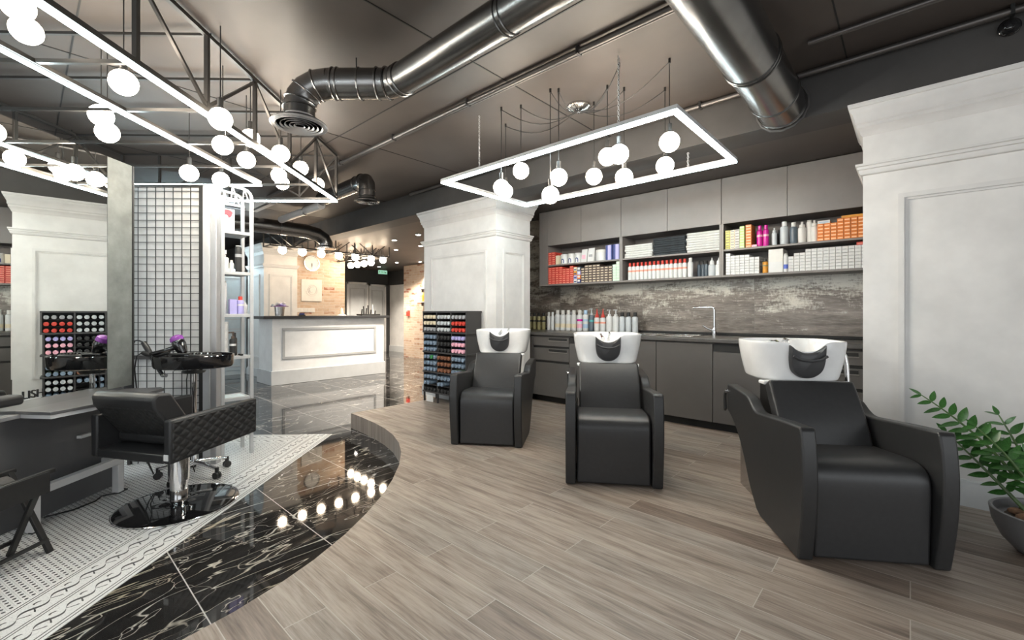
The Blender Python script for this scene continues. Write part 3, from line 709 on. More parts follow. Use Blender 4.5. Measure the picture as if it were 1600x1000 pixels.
# bottles -------------------------------------------------------------
BM = {}
def bottle(r, h, body, cap, kind='cap', band=None, band2=None, sx=1, sy=1):
    key = (r, h, body, cap, kind, band, band2, sx, sy)
    if key in BM: return BM[key]
    hb = h*{'cap': .80, 'pump': .72, 'nozzle': .62, 'tall': .97, 'spray': .74, 'trigger': .68}[kind]
    b = MB(); ms = [M[body], M[band or body], M[band2 or body]]
    pr = [(r*.90,0), (r,.006), (r,hb*.18), (r,hb*.42), (r,hb*.58), (r,hb*.70), (r,hb*.90), (r*.86,hb*.97), (r*.5,hb)]
    ks = [0,0,2 if band2 else 0,0,1 if band else 0,0,0,0,0]
    b.lathe(pr, 16, ks=ks, sx=sx, sy=sy); bme = b.mesh('bottle', ms)
    c = MB()
    if kind in ('cap', 'tall'):
        c.lathe([(r*.62,hb), (r*.62,h*.985), (r*.52,h)] if kind == 'cap' else [(r*.86,hb), (r*.86,h)], 14)
    elif kind == 'pump':
        c.lathe([(r*.5,hb), (r*.5,hb+.02), (r*.2,hb+.022), (r*.2,h-.012), (r*.42,h-.012), (r*.42,h)], 12); c.box(-r*.16, r*.16, -r*1.25, 0, h-.012, h-.001)
    elif kind == 'nozzle': c.lathe([(r*.66,hb), (r*.6,hb+.03), (r*.3,hb+.045), (r*.24,h*.86), (r*.12,h)], 12)
    elif kind == 'spray': c.lathe([(r*.7,hb), (r*.66,h*.86), (r*.3,h*.88), (r*.3,h)], 12)
    elif kind == 'trigger':
        c.lathe([(r*.4,hb), (r*.4,hb+.02), (r*.25,hb+.02), (r*.25,h-.03)], 10); c.prism([(-r*1.2,h-.03), (r*.7,h-.035), (r*.7,h), (-r*1.1,h-.004)], -r*.35, r*.35, 'y'); c.prism([(-r*.9,h-.035), (-r*.6,h-.035), (-r*.9,h-.075), (-r*1.05,h-.07)], -.005, .005, 'y')
    BM[key] = (bme, c.mesh('cap', M[cap])); return BM[key]
def put(nm, loc, label, group=None, cat='bottle', rotz=0, capname='cap', **kw):
    bme, cme = bottle(**kw); o = inst(nm, bme, loc, label, cat, group, rotz)
    part({'pump': 'pump', 'nozzle': 'nozzle', 'trigger': 'trigger_head', 'spray': 'spray_cap'}.get(kw.get('kind'), capname), cme, o); return o
for i in range(14):
    put('shampoo_bottle', (-2.375+i*.0478, SY+.03, S0), 'slim white bottle with a red cap under the towels, %s from the left' % ORD[i], 'red capped bottles under the towels', r=.0225, h=.195, body='p_white', cap='p_red', band='p_salmon')
put('shampoo_bottle', (-1.695, SY+.03, S0), 'slim white bottle with a pale cap at the right end of the red capped row', r=.027, h=.20, body='p_white', cap='p_offwhite')
for i, x in enumerate((-1.645, -1.605, -1.57)):
    put('conditioner_bottle', (x, SY+.14, S0), 'dark bottle set back beside the red capped row, %s from the left' % ORD[i], 'dark bottles at the back of the towel unit', r=.019, h=.17, body='p_slate', cap='p_black')
put('applicator_bottle', (-1.485, SY+.04, S0), 'left clear-white applicator bottle with pointed nozzle under the white towels', r=.034, h=.185, body='p_silver', cap='p_white', kind='nozzle')
put('applicator_bottle', (-1.418, SY+.03, S0), 'right white applicator bottle with pointed nozzle beside the cabinet divider', r=.030, h=.18, body='p_white', cap='p_white', kind='nozzle')
# right unit, upper shelf
cols = [('p_yellow','p_brown'), ('p_cream','p_slate'), ('p_offwhite','p_brown'), ('p_lime','p_white')]
for i, (a, b_) in enumerate(cols):
    me = boxmesh('tint_box', .0415, .15, .0255, M[a], M[b_], (.35,.62))
    nm = ('olive yellow', 'cream', 'off-white', 'lime green')[i]
    for k in range((7,7,7,8)[i]): inst('tint_box', me, (-1.345+i*.0425, SY, S1+k*.0262), nm+' tint box in the narrow stack on upper right shelf, %s from bottom' % ORD[k], 'box', nm+' tint boxes')
ob_ = boxmesh('orange_tint', .050, .15, .0265, M['p_orange'], M['p_cream'], (.3,.6))
for k in range(8): inst('tint_box', ob_, (-1.165, SY, S1+k*.0272), 'orange tint box in column left of magenta bottles, %s from bottom' % ORD[k], 'box', 'orange tint column')
inst('small_carton', boxmesh('pink_small', .045, .1, .022, M['p_pink']), (-1.113, SY, S1), 'small flat pink carton in front of the magenta bottles', 'box')
for i, x in enumerate((-1.055, -1.003)):
    put('shampoo_bottle', (x, SY+.045, S1), ('left', 'right')[i]+' magenta bottle of the pair on the upper right shelf', 'magenta bottles', r=.0245, h=.20, body='p_magenta', cap='p_magenta', band='p_pink')
put('spray_bottle', (-.935, SY+.05, S1), 'small pale grey spray bottle right of the magenta bottles', r=.022, h=.165, body='p_silver', cap='p_silver', kind='spray')
put('shampoo_bottle', (-.905, SY+.12, S1), 'black bottle tucked behind the small grey spray', r=.02, h=.155, body='p_black', cap='p_black')
put('shampoo_bottle', (-.855, SY+.05, S1), 'large silver grey bottle on the upper right shelf', r=.033, h=.212, body='p_silver', cap='p_white', kind='cap')
put('shampoo_bottle', (-.782, SY+.05, S1), 'dark slate bottle with white cap on the upper right shelf', r=.031, h=.195, body='p_slate', cap='p_offwhite', kind='cap')
put('cream_bottle', (-.717, SY+.045, S1), 'cream tapered bottle beside the slate bottle', r=.032, h=.19, body='p_offwhite', cap='p_offwhite', kind='spray')
put('cream_bottle', (-.665, SY+.07, S1), 'tall cream bottle, middle one of the three cream bottles', r=.024, h=.20, body='p_offwhite', cap='p_offwhite', kind='tall')
put('cream_bottle', (-.625, SY+.04, S1), 'cream bottle next to the orange boxes', r=.028, h=.19, body='p_offwhite', cap='p_offwhite', kind='spray')
ora = boxmesh('orange_box', .0445, .16, .0285, M['p_orange'], M['p_peach'], (.28,.64))
grid_boxes('dye_box', ora, -.598, SY, S1, 7, 6, .0445, .0285, 'small orange dye box in wide stack', 'box', 'orange dye boxes', tops=[5,5,5,6,6,6,6])
inst('dye_box', boxmesh('white_top', .088, .15, .027, M['p_white'], M['p_sky'], (.3,.6)), (-.596, SY, S1+5*.0293+.001), 'white dye box lying on the left of the orange stack', 'box')
inst('carton', boxmesh('flat_orange', .15, .14, .02, M['p_amber']), (-.43, SY, S1+6*.0293+.001), 'flat dark orange carton on top of the orange boxes', 'box')
# right unit, lower shelf
wbx = boxmesh('white_box', .0405, .16, .0252, M['p_white'], M['p_grey'], (.06,.16), (.1,.5))
grid_boxes('bleach_box', wbx, -1.342, SY, S0, 7, 8, .0405, .0252, 'small white box in left white stack', 'box', 'left stack of white boxes', tops=[8,7,7,7,7,6,6])
put('developer_bottle', (-1.005, SY+.03, S0), 'small amber bottle with black cap between the white stacks', r=.023, h=.135, body='p_amber', cap='p_black', band='p_olive')
inst('carton', boxmesh('big_white', .118, .2, .215, M['p_offwhite'], M['p_white'], (.02,.45), (.02,.98)), (-.975, SY+.01, S0), 'large plain white carton on the lower right shelf', 'box')
put('cream_tube', (-.838, SY+.02, S0), 'white tube with a blue base before the right white stack', cat='tube', r=.018, h=.165, body='p_white', cap='p_white', kind='tall', band2='p_blue')
wb2 = boxmesh('white_box2', .0415, .16, .0262, M['p_white'], M['p_grey'], (.06,.15), (.2,.75))
grid_boxes('bleach_box', wb2, -.815, SY, S0, 13, 7, .0415, .0262, 'small white box in wide right stack', 'box', 'right stack of white boxes', tops=[5,6,6,6,7,7,7,7,7,7,7,8,8] if False else [5,6,6,7,7,7,7,7,7,7,7,7,7])
inst('dye_box', boxmesh('red_single', .05, .15, .026, M['p_red'], M['p_salmon'], (.3,.6)), (-.33, SY, S0+7*.027+.001), 'single red box on top of the right white stack', 'box')
# worktop bottles
WZ = .8585
def wy(x): return 4.86
for i in range(5):
    put('hair_oil_bottle', (-4.12+i*.082, wy(0), WZ), 'olive and black bottle beside the centre pillar, %s of five from left' % ORD[i], 'olive bottles on the worktop', r=.029, h=.235, body='p_olive', cap='p_black', band='p_black')
for i, x in enumerate((-3.70, -3.635)):
    put('shampoo_bottle', (x, wy(0), WZ), ('left', 'right')[i]+' slim white bottle of the pair right of the olive bottles', 'slim white pair', r=.026, h=.245, body='p_white', cap='p_lilac' if False else 'p_white')
for i in range(4):
    put('shampoo_bottle', (-3.55+i*.088, wy(0), WZ), 'white litre bottle with pinkish print on the worktop, %s of four from left' % ORD[i], 'white litre bottles', r=.038, h=.27, body='p_white', cap='p_offwhite', kind='cap', band2='p_cream')
put('shampoo_bottle', (-3.195, wy(0), WZ), 'white litre bottle with magenta print on the worktop', r=.038, h=.27, body='p_white', cap='p_offwhite', band='p_magenta', band2='p_pink')
put('shampoo_bottle', (-3.105, wy(0), WZ), 'white litre bottle with pale blue cap and print on the worktop', r=.039, h=.27, body='p_white', cap='p_sky', band='p_sky', band2='p_sky')
put('shampoo_bottle', (-3.005, wy(0)-.02, WZ), 'black pump bottle with teal print on the worktop', r=.034, h=.29, body='p_slate', cap='p_silver', kind='pump', band='p_teal')
for i, x in enumerate((-2.92, -2.835)):
    put('shampoo_bottle', (x, wy(0)-.03, WZ), ('left', 'right')[i]+' white bottle with a red pump cap on the worktop', 'red pump bottles', r=.036, h=.285, body='p_white', cap='p_red', kind='nozzle', band='p_salmon')
for i, x in enumerate((-2.745, -2.658)):
    put('shampoo_bottle', (x, wy(0)-.03, WZ), ('left', 'right')[i]+' white bottle with a white pump on the worktop', 'white pump bottles', r=.040, h=.275, body='p_white', cap='p_white', kind='pump')
for i, x in enumerate((-2.572, -2.49, -2.405)):
    put('shampoo_bottle', (x, wy(0)-.03, WZ), ('first', 'second', 'third')[i]+' pale grey bottle with black cap, counted from the white pumps', 'grey bottles with black caps', r=.035, h=.24, body='p_silver', cap='p_black')

# ================================================================ tube rack in front of the centre pillar
rk = thing('tube_rack', 'charcoal rack of hair colour tubes standing against the centre pillar', 'rack', (-4.095, 3.435, 0))
RX = [-4.515, -4.25, -3.985, -3.72]; RZ = [.125, .370, .615, .860, 1.105]; RY0, RY1 = 3.35, 3.588
MB().box(RX[0], RX[3], RY1-.012, RY1, .10, 1.105).build('back_panel', M['rackblack'], rk, world=True)
for i, x in enumerate(RX):
    for k in range(4):
        dx = -.018 if (i == 3 and k < 3) else 0
        MB().box(x-.008+dx, x+.008+dx, RY0+(.012 if k < 3 else 0), RY1-.012, RZ[k]+.008, RZ[k+1]-.008).build('divider', M['rackblack'], rk, world=True)
for k, z in enumerate(RZ):
    MB().box(RX[0]-.01, RX[3]+.01, RY0-.004, RY1, z-.010, z+.010).build('shelf', M['rackblack'], rk, world=True, bevel=.002)
for x in (RX[0], RX[1], RX[2], RX[3]-.02):
    for y in (RY0+.02, RY1-.03): MB().box(x-.008, x+.008, y-.01, y+.01, 0, .115).build('leg', M['rackblack'], rk, world=True)
MB().box(-4.45, -4.32, RY0+.0, RY0+.006, .005, .085).build('price_card', M['p_white'], rk, world=True)
for i in range(3):
    for k in range(4):
        for r in (1, 2): MB().box(RX[i]+.009, RX[i+1]-(.027 if i == 2 and k < 3 else .009), RY0+.014, RY1-.013, RZ[k]+.010+r*.075-.003, RZ[k]+.010+r*.075).build('tube_tray', M['rackblack'], rk, world=True)
def tubemesh(body, cap):
    mb = MB(); mb.M = Matrix.Rotation(PI/2, 4, 'X')
    mb.lathe([(.0225,-.19), (.0235,-.02), (.0235,.004), (.0215,.012), (.015,.013), (.015,.0135), (.009,.0136), (.0088,.009), (.001,.0088)], 14, ks=[0,1,1,1,2,1,1,1,1])
    return mb.mesh('colour_tube', [M[body], M[cap], M['p_white']])
TM = {}
def tb(b_, c): 
    if (b_, c) not in TM: TM[(b_, c)] = tubemesh(b_, c)
    return TM[(b_, c)]
tint = {(0,3): ['cream']*2+['grey'], (1,3): ['silver']*3, (2,3): ['grey', 'red', 'red'], (0,2): ['sky']*3, (1,2): ['black']*3, (2,2): ['pink', 'pink', 'lilac'],
        (0,1): ['sky', 'sky', 'green'], (1,1): ['amber']*3, (2,1): ['mint', 'sky', 'sky'], (0,0): ['black', 'sky', 'sky'], (1,0): ['black', 'sky', 'sky'], (2,0): ['sky', 'silver', 'silver']}
capc = {'cream': ('p_cream','p_cream'), 'grey': ('p_black','p_grey'), 'silver': ('p_black','p_silver'), 'red': ('p_red','p_red'), 'sky': ('p_sky','p_dsky'), 'black': ('p_black','p_black'), 'pink': ('p_lilac','p_pink'),
        'lilac': ('p_lilac','p_lilac'), 'green': ('p_dsky','p_green'), 'amber': ('p_brown','p_copper'), 'mint': ('p_mint','p_dsky')}
colw = ['left', 'middle', 'right']; tierw = ['lowest', 'second lowest', 'second highest', 'top']
for (i, k), rows in tint.items():
    w = RX[i+1]-RX[i]-.016 - (.018 if (i == 2 and k < 3) else 0)
    for r in range(3):
        cname = rows[2-r] if k == 3 else rows[r]
        for q in range(4):
            if i < 2 and k == 0 and r == 1 and q > 1: continue
            cn = cname
            if cname == 'green': cn = 'green' if q == 2 else 'sky'
            x = RX[i]+.008 + w*(q+.5)/4
            inst('colour_tube', tb(*capc[cn]), (x, RY0+.006, RZ[k]+.0105+r*.075+.0236), '%s hair colour tube, %s bay, %s tier, %s row, %s from left' % ({'sky': 'pale blue', 'silver': 'silver ended', 'grey': 'grey ended'}.get(cn, cn), colw[i], tierw[k], ('bottom', 'middle', 'top')[r], ORD[q]), 'tube', 'tubes %s %s %s' % (colw[i], tierw[k], cn))

# ================================================================ ceiling: LED frame, globe cluster, ducts, conduits
fx0, fx1, fy0, fy1, fz = -3.08, -1.0, 2.505, 3.645, 2.25
lf = thing('led_frame_lamp', 'rectangular white LED frame hung by chains over the wash chairs', 'lamp', ((fx0+fx1)/2, (fy0+fy1)/2, fz))
for a, b_ in (((fx0,fy0), (fx1,fy0)), ((fx1,fy0), (fx1,fy1)), ((fx1,fy1), (fx0,fy1)), ((fx0,fy1), (fx0,fy0))):
    A = Vector((*a, fz)); B = Vector((*b_, fz)); d = (B-A).normalized()*.016
    MB().bar(A-d, B+d, .034, .016).build('led_strip', M['led'], lf, world=True, bevel=.004)
    MB().bar(A-d+Vector((0,0,.021)), B+d+Vector((0,0,.021)), .037, .025).build('channel', M['alu_white'], lf, world=True)
for x, y, zt in ((-2.62, fy0, ZC), (-1.36, fy0, ZC), (-1.35, fy1, ZH), (-2.75, fy1, ZH)):
    mb = MB(); n = int((zt-fz-.03)/.016)
    for i in range(n):
        z = fz+.036+i*.016; R = Matrix.Rotation(PI/2, 3, 'X') if i % 2 else Matrix.Rotation(PI/2, 3, 'Y')
        mb.torus((x, y, z), .0075, .0022, R, 8, 4)
    mb.build('chain', M['alu_white'], lf, world=True)
def globe_mesh(r, m): return MB().sphere((0,0,0), r, 20, 12).mesh('globe', m)
GM = globe_mesh(.062, M['globe'])
GMi = globe_mesh(.060, M['globe'])
SOCK = MB().lathe([(.022,.055), (.022,.062), (.016,.068), (.016,.115), (.006,.122)], 14).mesh('socket', M['black'])
ch = thing('spider_chandelier', 'black spider pendant with round globes hanging inside the LED frame', 'lamp', (-1.93, 2.92, ZC))
MB().lathe([(.092,0), (.092,-.018), (.07,-.035), (.03,-.042)][::-1], 24, (-1.93,2.92,ZC)).build('canopy', M['steel'], ch, world=True)
PG = [(-1.142,2.767,2.187), (-1.312,3.099,2.155), (-1.531,2.902,2.072), (-1.406,2.596,2.127), (-1.605,2.795,2.209), (-1.809,2.947,2.145), (-1.937,2.563,1.949), (-1.89,2.60,2.077), (-2.259,2.609,2.205), (-2.586,2.785,2.141), (-2.40,2.535,2.085)]
for x, y, z in PG:
    g = part('globe', GM, ch, (x+1.93, y-2.92, z-ZC)); part('bulb_socket', SOCK, g)
    c0 = Vector((-1.93, 2.92, ZC-.04)); hk = Vector((x, y, ZC-.02)); dd = hk-c0
    pts = [c0 + (hk-c0)*min(1, max(0, s/8)) - Vector((0,0,.11*math.sin(PI*s/8)*min(1.0, dd.length/.6)+.0)) for s in range(9)]
    pts += [Vector((x, y, ZC-.035)), Vector((x, y, z+.12))]
    MB().tube(pts, .0032, 6).build('cable', M['black'], ch, world=True)
    MB().cyl((x, y, ZC-.03), (x, y, ZC), .008, n=8).build('cable_hook', M['black'], ch, world=True)

def duct_rings(pts, r, parent, at):
    for p, d in at:
        p = Vector(p); d = Vector(d).normalized(); q = d.to_track_quat('Z', 'Y').to_matrix()
        MB().torus(p, r+.002, .006, q, 28, 6).build('joint_band', M['duct'], parent, world=True)
d1 = thing('ventilation_duct', 'long black round duct with an elbow and a ceiling diffuser above the walkway', 'duct', (-1.5, 1.585, 2.45))
yl, zl_ = 1.585, 2.553
path = [(-.835,yl,zl_), (-1.2,yl,zl_), (-1.8,yl,zl_), (-2.36,yl,zl_)]
MB().tube(path, .092, 32).build('straight_section', M['duct'], d1, world=True)
elb = [(-2.36,yl,zl_), (-2.42,yl-.01,zl_), (-2.475,yl-.035,zl_), (-2.52,yl-.075,zl_), (-2.66,1.385,zl_), (-2.74,1.312,zl_)]
MB().tube(elb, .092, 32).build('bend', M['duct'], d1, world=True)
el2 = [(-2.74,1.312,zl_), (-2.80,1.257,zl_-.012), (-2.848,1.215,zl_-.045), (-2.875,1.19,zl_-.09), (-2.885,1.18,zl_-.14), (-2.885,1.18,2.335)]
MB().tube(el2, .092, 32).build('elbow', M['duct'], d1, world=True)
duct_rings(None, .092, d1, [((-.90,yl,zl_), (1,0,0)), ((-1.45,yl,zl_), (1,0,0)), ((-1.48,yl,zl_), (1,0,0)), ((-2.34,yl,zl_), (1,0,0)), ((-2.38,yl,zl_), (1,0,0)), ((-2.46,yl-.03,zl_), (.85,.5,0)), ((-2.51,yl-.07,zl_), (.75,.65,0)),
     ((-2.60,1.443,zl_), (.73,.68,0)), ((-2.70,1.35,zl_), (.73,.68,0)), ((-2.72,1.33,zl_), (.73,.68,0)), ((-2.80,1.257,zl_-.012), (.65,.6,.3)), ((-2.852,1.21,zl_-.05), (.45,.4,.8)), ((-2.88,1.185,zl_-.11), (.15,.15,1)), ((-2.885,1.18,2.40), (0,0,1))])
df = MB(); df.lathe([(.092,.06), (.10,.03), (.165,.012), (.17,.004), (.165,.0), (.15,.004)], 40, (-2.885,1.18,2.285)); dfo = df.build('diffuser', M['alu'], d1, world=True)
for rr in (.135, .108, .082, .056, .03):
    MB().lathe([(rr,.002), (rr+.004,-.006), (rr-.012,.012), (rr-.016,.012)], 36, (-2.885,1.18,2.287)).build('diffuser_ring', M['alu'], dfo, world=True)
MB().lathe([(.14,.03), (.001,.032)], 32, (-2.885,1.18,2.285)).build('diffuser_back', M['pipe'], dfo, world=True)
for x in (-.95, -1.46): 
    mb = MB(); mb.cyl((x, yl, zl_+.09), (x, yl, ZC), .005, n=8); mb.build('hanger_rod', M['black'], d1, world=True)
MB().cyl((-2.62, 1.424, zl_+.09), (-2.62, 1.424, ZC), .004, n=8).build('hanger_rod', M['black'], d1, world=True)

d2 = thing('ventilation_duct', 'thick black round duct running into the dark beam at upper right', 'duct', (-.664, 2.0, 2.38))
MB().tube([(-.664,-.6,2.525), (-.664,1.0,2.525), (-.664,3.555,2.525)], .145, 40).build('straight_section', M['duct'], d2, world=True)
duct_rings(None, .145, d2, [((-.664,y,2.525), (0,1,0)) for y in (1.62, 2.72, 2.75, 3.28, 3.52)])
mb = MB(); q14 = [(-.664+(.152+.006*(i%2))*math.cos(2*PI*i/28), 3.550, 2.525+(.152+.006*(i%2))*math.sin(2*PI*i/28)) for i in range(28)]; mb.tube(q14, .011, 8, closed=True)
mb.build('sealant_flange', M['beam'], d2, world=True)
MB().box(-.82,-.80,3.28,3.30,2.525,ZC).build('hanger_strap', M['duct'], d2, world=True)

def pipe(nm, lab, y, z, x0, x1, r, clips=(), m='pipe', cat='pipe'):
    t = thing(nm, lab, cat, ((x0+x1)/2, y, z-r))
    MB().cyl((x0,y,z), (x1,y,z), r, n=12).build('run', M[m], t, world=True)
    for x in clips: MB().box(x-.008, x+.008, y-r-.004, y+r+.004, z-r-.003, ZC).build('clip', M['black'], t, world=True)
    return t
pipe('ceiling_conduit', 'dark conduit clipped to the ceiling between the long duct and the LED frame', 2.27, 2.69, -6.6, 1.8, .018, (-5.5,-4.5,-3.5,-2.5,-1.5,-.4))
pipe('ceiling_conduit', 'thin second conduit running just behind the clipped ceiling conduit', 2.315, 2.70, -6.6, 1.8, .010)
pipe('beam_conduit', 'dark conduit along the top edge of the beam behind the LED frame', 3.50, 2.69, -5.0, 2.4, .020, (-3.2,-2.0,-1.2,.4))
pipe('beam_conduit', 'dark cable trunking on the ceiling at upper right before the beam', 3.13, 2.70, -.45, 2.4, .016, (.2,))
sd = thing('dome_camera', 'small black dome camera on the beam at the upper right corner', 'camera', (.395, 3.555, 2.63))
mb = MB(); mb.M = Matrix.Translation((0,0,0)) @ Matrix.Rotation(PI/2, 4, 'X'); mb.lathe([(.045,0), (.045,.012), (.036,.02), (.034,.03), (.022,.045), (.001,.05)], 24); mb.build('dome', M['black_gloss'], sd)
mb = MB(); mb.torus((0,-.018,0), .028, .004, Matrix.Rotation(PI/2, 3, 'X')); mb.build('lens_ring', M['steel'], sd)
co = thing('cable_coil', 'loop of black cable hanging at the ceiling beside the long duct', 'cable', (-1.75, 1.1, 2.62))
MB().torus((0,0,.0), .055, .008, Matrix.Rotation(1.2, 3, 'X')).build('loop', M['black'], co)
MB().tube([(0.05,0,.02), (.09,.02,.06), (.16,.0,.1)], .006, 8).build('tail', M['black'], co)
MB().cyl((0,0,.05), (0,0,.10), .006, n=8).build('fixing', M['black'], co)

# second diffuser duct, pale duct, reception duct, air conditioner
d3 = thing('ventilation_duct', 'short black duct elbow with a round diffuser left of the centre pillar', 'duct', (-4.45, 2.5, 2.3))
MB().tube([(-5.7,2.62,2.58), (-4.75,2.60,2.585), (-4.62,2.585,2.58), (-4.50,2.56,2.555), (-4.44,2.54,2.51), (-4.43,2.535,2.45), (-4.43,2.535,2.36)], .085, 24).build('elbow', M['duct'], d3, world=True)
duct_rings(None, .085, d3, [((-4.75,2.60,2.585), (1,0,0)), ((-4.60,2.58,2.578), (1,.1,.1)), ((-4.47,2.55,2.535), (.6,.2,.8)), ((-4.43,2.535,2.44), (0,0,1)), ((-4.43,2.535,2.375), (0,0,1))])
mb = MB(); mb.lathe([(.085,.06), (.09,.03), (.135,.012), (.135,0), (.12,.004)], 32, (-4.43,2.535,2.31)); o = mb.build('diffuser', M['truss'], d3, world=True)
for rr in (.105, .08, .055, .03): MB().lathe([(rr,.002), (rr+.004,-.005), (rr-.012,.012)], 28, (-4.43,2.535,2.312)).build('diffuser_ring', M['steel'], o, world=True)
MB().lathe([(.11,.03), (.001,.031)], 28, (-4.43,2.535,2.31)).build('diffuser_back', M['gap'], o, world=True)
d4 = thing('pale_duct', 'pale slim round duct running under the ceiling behind the LED truss', 'duct', (-6, 2.62, 2.44))
MB().cyl((-7.05,2.62,2.50), (-5.72,2.62,2.50), .052, n=20).build('straight_section', M['silver_duct'], d4, world=True)
duct_rings(None, .052, d4, [((-6.2,2.62,2.50), (1,0,0))])
d5 = thing('ventilation_duct', 'black duct curving down to a spout before the reception desk', 'duct', (-7.3, 2.6, 2.2))
MB().tube([(-7.3,-1.1,2.40), (-7.3,.8,2.40), (-7.3,2.7,2.42), (-7.3,3.08,2.42), (-7.3,3.27,2.39), (-7.3,3.38,2.33), (-7.3,3.42,2.26), (-7.3,3.42,2.19)], .11, 24).build('run', M['duct'], d5, world=True)
duct_rings(None, .11, d5, [((-7.3,y,2.40+.0105*max(0,y-.8)), (0,1,0)) for y in (0.6, 1.7, 2.68)])
MB().lathe([(.11,.05), (.165,.02), (.165,0), (.001,.001)], 24, (-7.3,3.42,2.165)).build('spout_plate', M['steel'], d5, world=True)
ac = thing('ceiling_air_conditioner', 'cream square air conditioner cassette in the ceiling beyond the truss', 'air conditioner', (-7.3, 2.05, ZC))
MB().box(-7.72,-6.88, 1.55,2.5, ZC-.03, ZC).build('cassette', M['silver_duct'], ac, world=True, bevel=.006)
for a in ((-7.62,-6.98,2.38,2.42), (-7.62,-6.98,1.63,1.67), (-7.62,-7.58,1.75,2.3), (-7.02,-6.98,1.75,2.3)): MB().box(*a, ZC-.034, ZC-.028).build('air_slot', M['gap'], ac, world=True)

# ================================================================ mirror island (local frame: x = u away from the camera, y = v to the right)
def ithing(name, label, cat, u, v, z, group=None):
    o = thing(name, label, cat, uv(u, v, z), UA, group)
    o.matrix_basis = Matrix.Translation(uv(u, v, z)) @ MI
    return o
def IB():                                                # mesh builder in island coordinates, converted to world
    b = MB(); b.M = MI.copy(); return b
MV = -2.765
mr_ = ithing('wall_mirror', 'tall mirror on the left reflecting the pillar and tube rack', 'mirror', 1.8, MV-.03, .52)
IB().box(.5, 3.14, MV-.03, MV, .52, 2.19).build('mirror_glass', M['mirror'], mr_, world=True)
IB().box(.5, 3.14, MV-.06, MV-.031, .52, 2.19).build('mirror_back', M['black'], mr_, world=True)
cp = ithing('concrete_panel', 'narrow grey concrete panel between the mirror and the black grid', 'panel', 3.24, MV-.03, .0)
IB().box(3.142, 3.345, MV-.06, MV+.002, .56, 2.19).build('slab', M['concrete'], cp, world=True, bevel=.002)
IB().box(3.346, 3.362, MV-.06, MV+.004, .53, 2.19).build('edge_strip', M['black'], cp, world=True)
# lettering on the mirror, running along it
def text(nm, s, size, m, parent=None, ext=.001):
    c = bpy.data.curves.new(nm, 'FONT'); c.body = s; c.size = size; c.extrude = ext; c.materials.append(M[m] if isinstance(m, str) else m)
    o = bpy.data.objects.new(nm, c); COL.objects.link(o); o.parent = parent; return o
tx = text('mirror_lettering', 'LISH', .066, 'black'); tag(tx, 'black LISH lettering on the lower left of the mirror', 'lettering')
tme = bpy.data.meshes.new_from_object(tx); lb_ = dict(tx.items()); bpy.data.objects.remove(tx)
tx = bpy.data.objects.new('mirror_lettering', tme); COL.objects.link(tx); tag(tx, lb_['label'], 'lettering')
Xa = IU; Ya = Vector((0, 0, 1)); Za = Xa.cross(Ya)
tx.matrix_basis = Matrix.Translation(uv(2.592, MV+.003, .598)) @ Matrix(((Xa.x,Ya.x,Za.x,0),(Xa.y,Ya.y,Za.y,0),(Xa.z,Ya.z,Za.z,0),(0,0,0,1)))

sn = ithing('styling_station', 'charcoal styling station with a jutting shelf and steel footrest under the mirror', 'station', 2.2, -2.78, ZL)
IB().box(.5, 3.355, -2.90, -2.775, .02, .518).build('front_panel', M['station'], sn, world=True, bevel=.003)
IB().box(.5, 3.355, -2.92, -2.83, ZL, .02).build('plinth', M['station'], sn, world=True)
IB().box(.5, 2.56, -2.765, -2.735, .500, .522).build('top_rail', M['alu'], sn, world=True, bevel=.002)
sh = IB(); sh.prism([(2.56,-2.772), (2.525,-2.535), (2.74,-2.495), (3.30,-2.495), (3.36,-2.56), (3.30,-2.772)], .522, .540, 'z'); so = sh.build('shelf', M['station'], sn, world=True, bevel=.002)
sh = IB(); sh.prism([(2.565,-2.772), (2.53,-2.54), (2.742,-2.5), (3.295,-2.5), (3.35,-2.56), (3.295,-2.772)], .500, .521, 'z'); sh.build('shelf_edge', M['paint_silver'], so, world=True)
fr = IB(); fr.bar((2.55,-2.68,.07), (3.15,-2.68,.07), .045, .045); fb = fr.build('footrest', M['paint_silver'], sn, world=True, bevel=.003)
for u in (2.572, 3.128):
    q = IB(); q.bar((u,-2.68,.047), (u,-2.68,ZL+.012), .045, .045); q.build('leg', M['paint_silver'], fb, world=True, bevel=.003)
    q = IB(); q.cyl((u,-2.68,ZL), (u,-2.68,ZL+.013), .02, n=12); q.build('foot_glide', M['black'], fb, world=True)
q = IB(); q.bar((3.128,-2.70,.07), (3.128,-2.79,.07), .045, .045); q.build('return_bar', M['paint_silver'], fb, world=True, bevel=.003)
q = IB(); q.bar((2.572,-2.70,.07), (2.572,-2.79,.07), .045, .045); q.build('return_bar', M['paint_silver'], fb, world=True, bevel=.003)
q = IB(); q.box(2.93, 3.02, -2.775, -2.745, .278, .296); q.build('cable_bracket', M['paint_silver'], sn, world=True)
ca = ithing('power_cable', 'thin black cable on the mosaic floor under the footrest', 'cable', 2.9, -2.75, ZL+.006)
q = IB(); q.tube([(2.75,-2.80,ZL+.010), (2.85,-2.72,ZL+.010), (2.98,-2.70,ZL+.010), (3.06,-2.73,ZL+.010), (3.13,-2.66,ZL+.010), (3.18,-2.66,ZL+.010), (3.20,-2.75,ZL+.010)], .005, 8); q.build('cord', M['black'], ca, world=True)
am = ithing('manicure_cushion', 'black padded armrest cushion on thin legs at the left end of the mirror ledge', 'cushion', 2.44, -2.70, .522)
q = IB(); q.box(1.85, 2.515, -2.75, -2.66, .588, .645); q.build('pad', M['leather'], am, world=True, bevel=.018, seg=3)
for u in (2.05, 2.42, 2.46): 
    q = IB(); q.cyl((u,-2.75 if False else -2.748,.522), (u,-2.748,.600), .005, n=8); q.build('leg', M['black'], am, world=True)

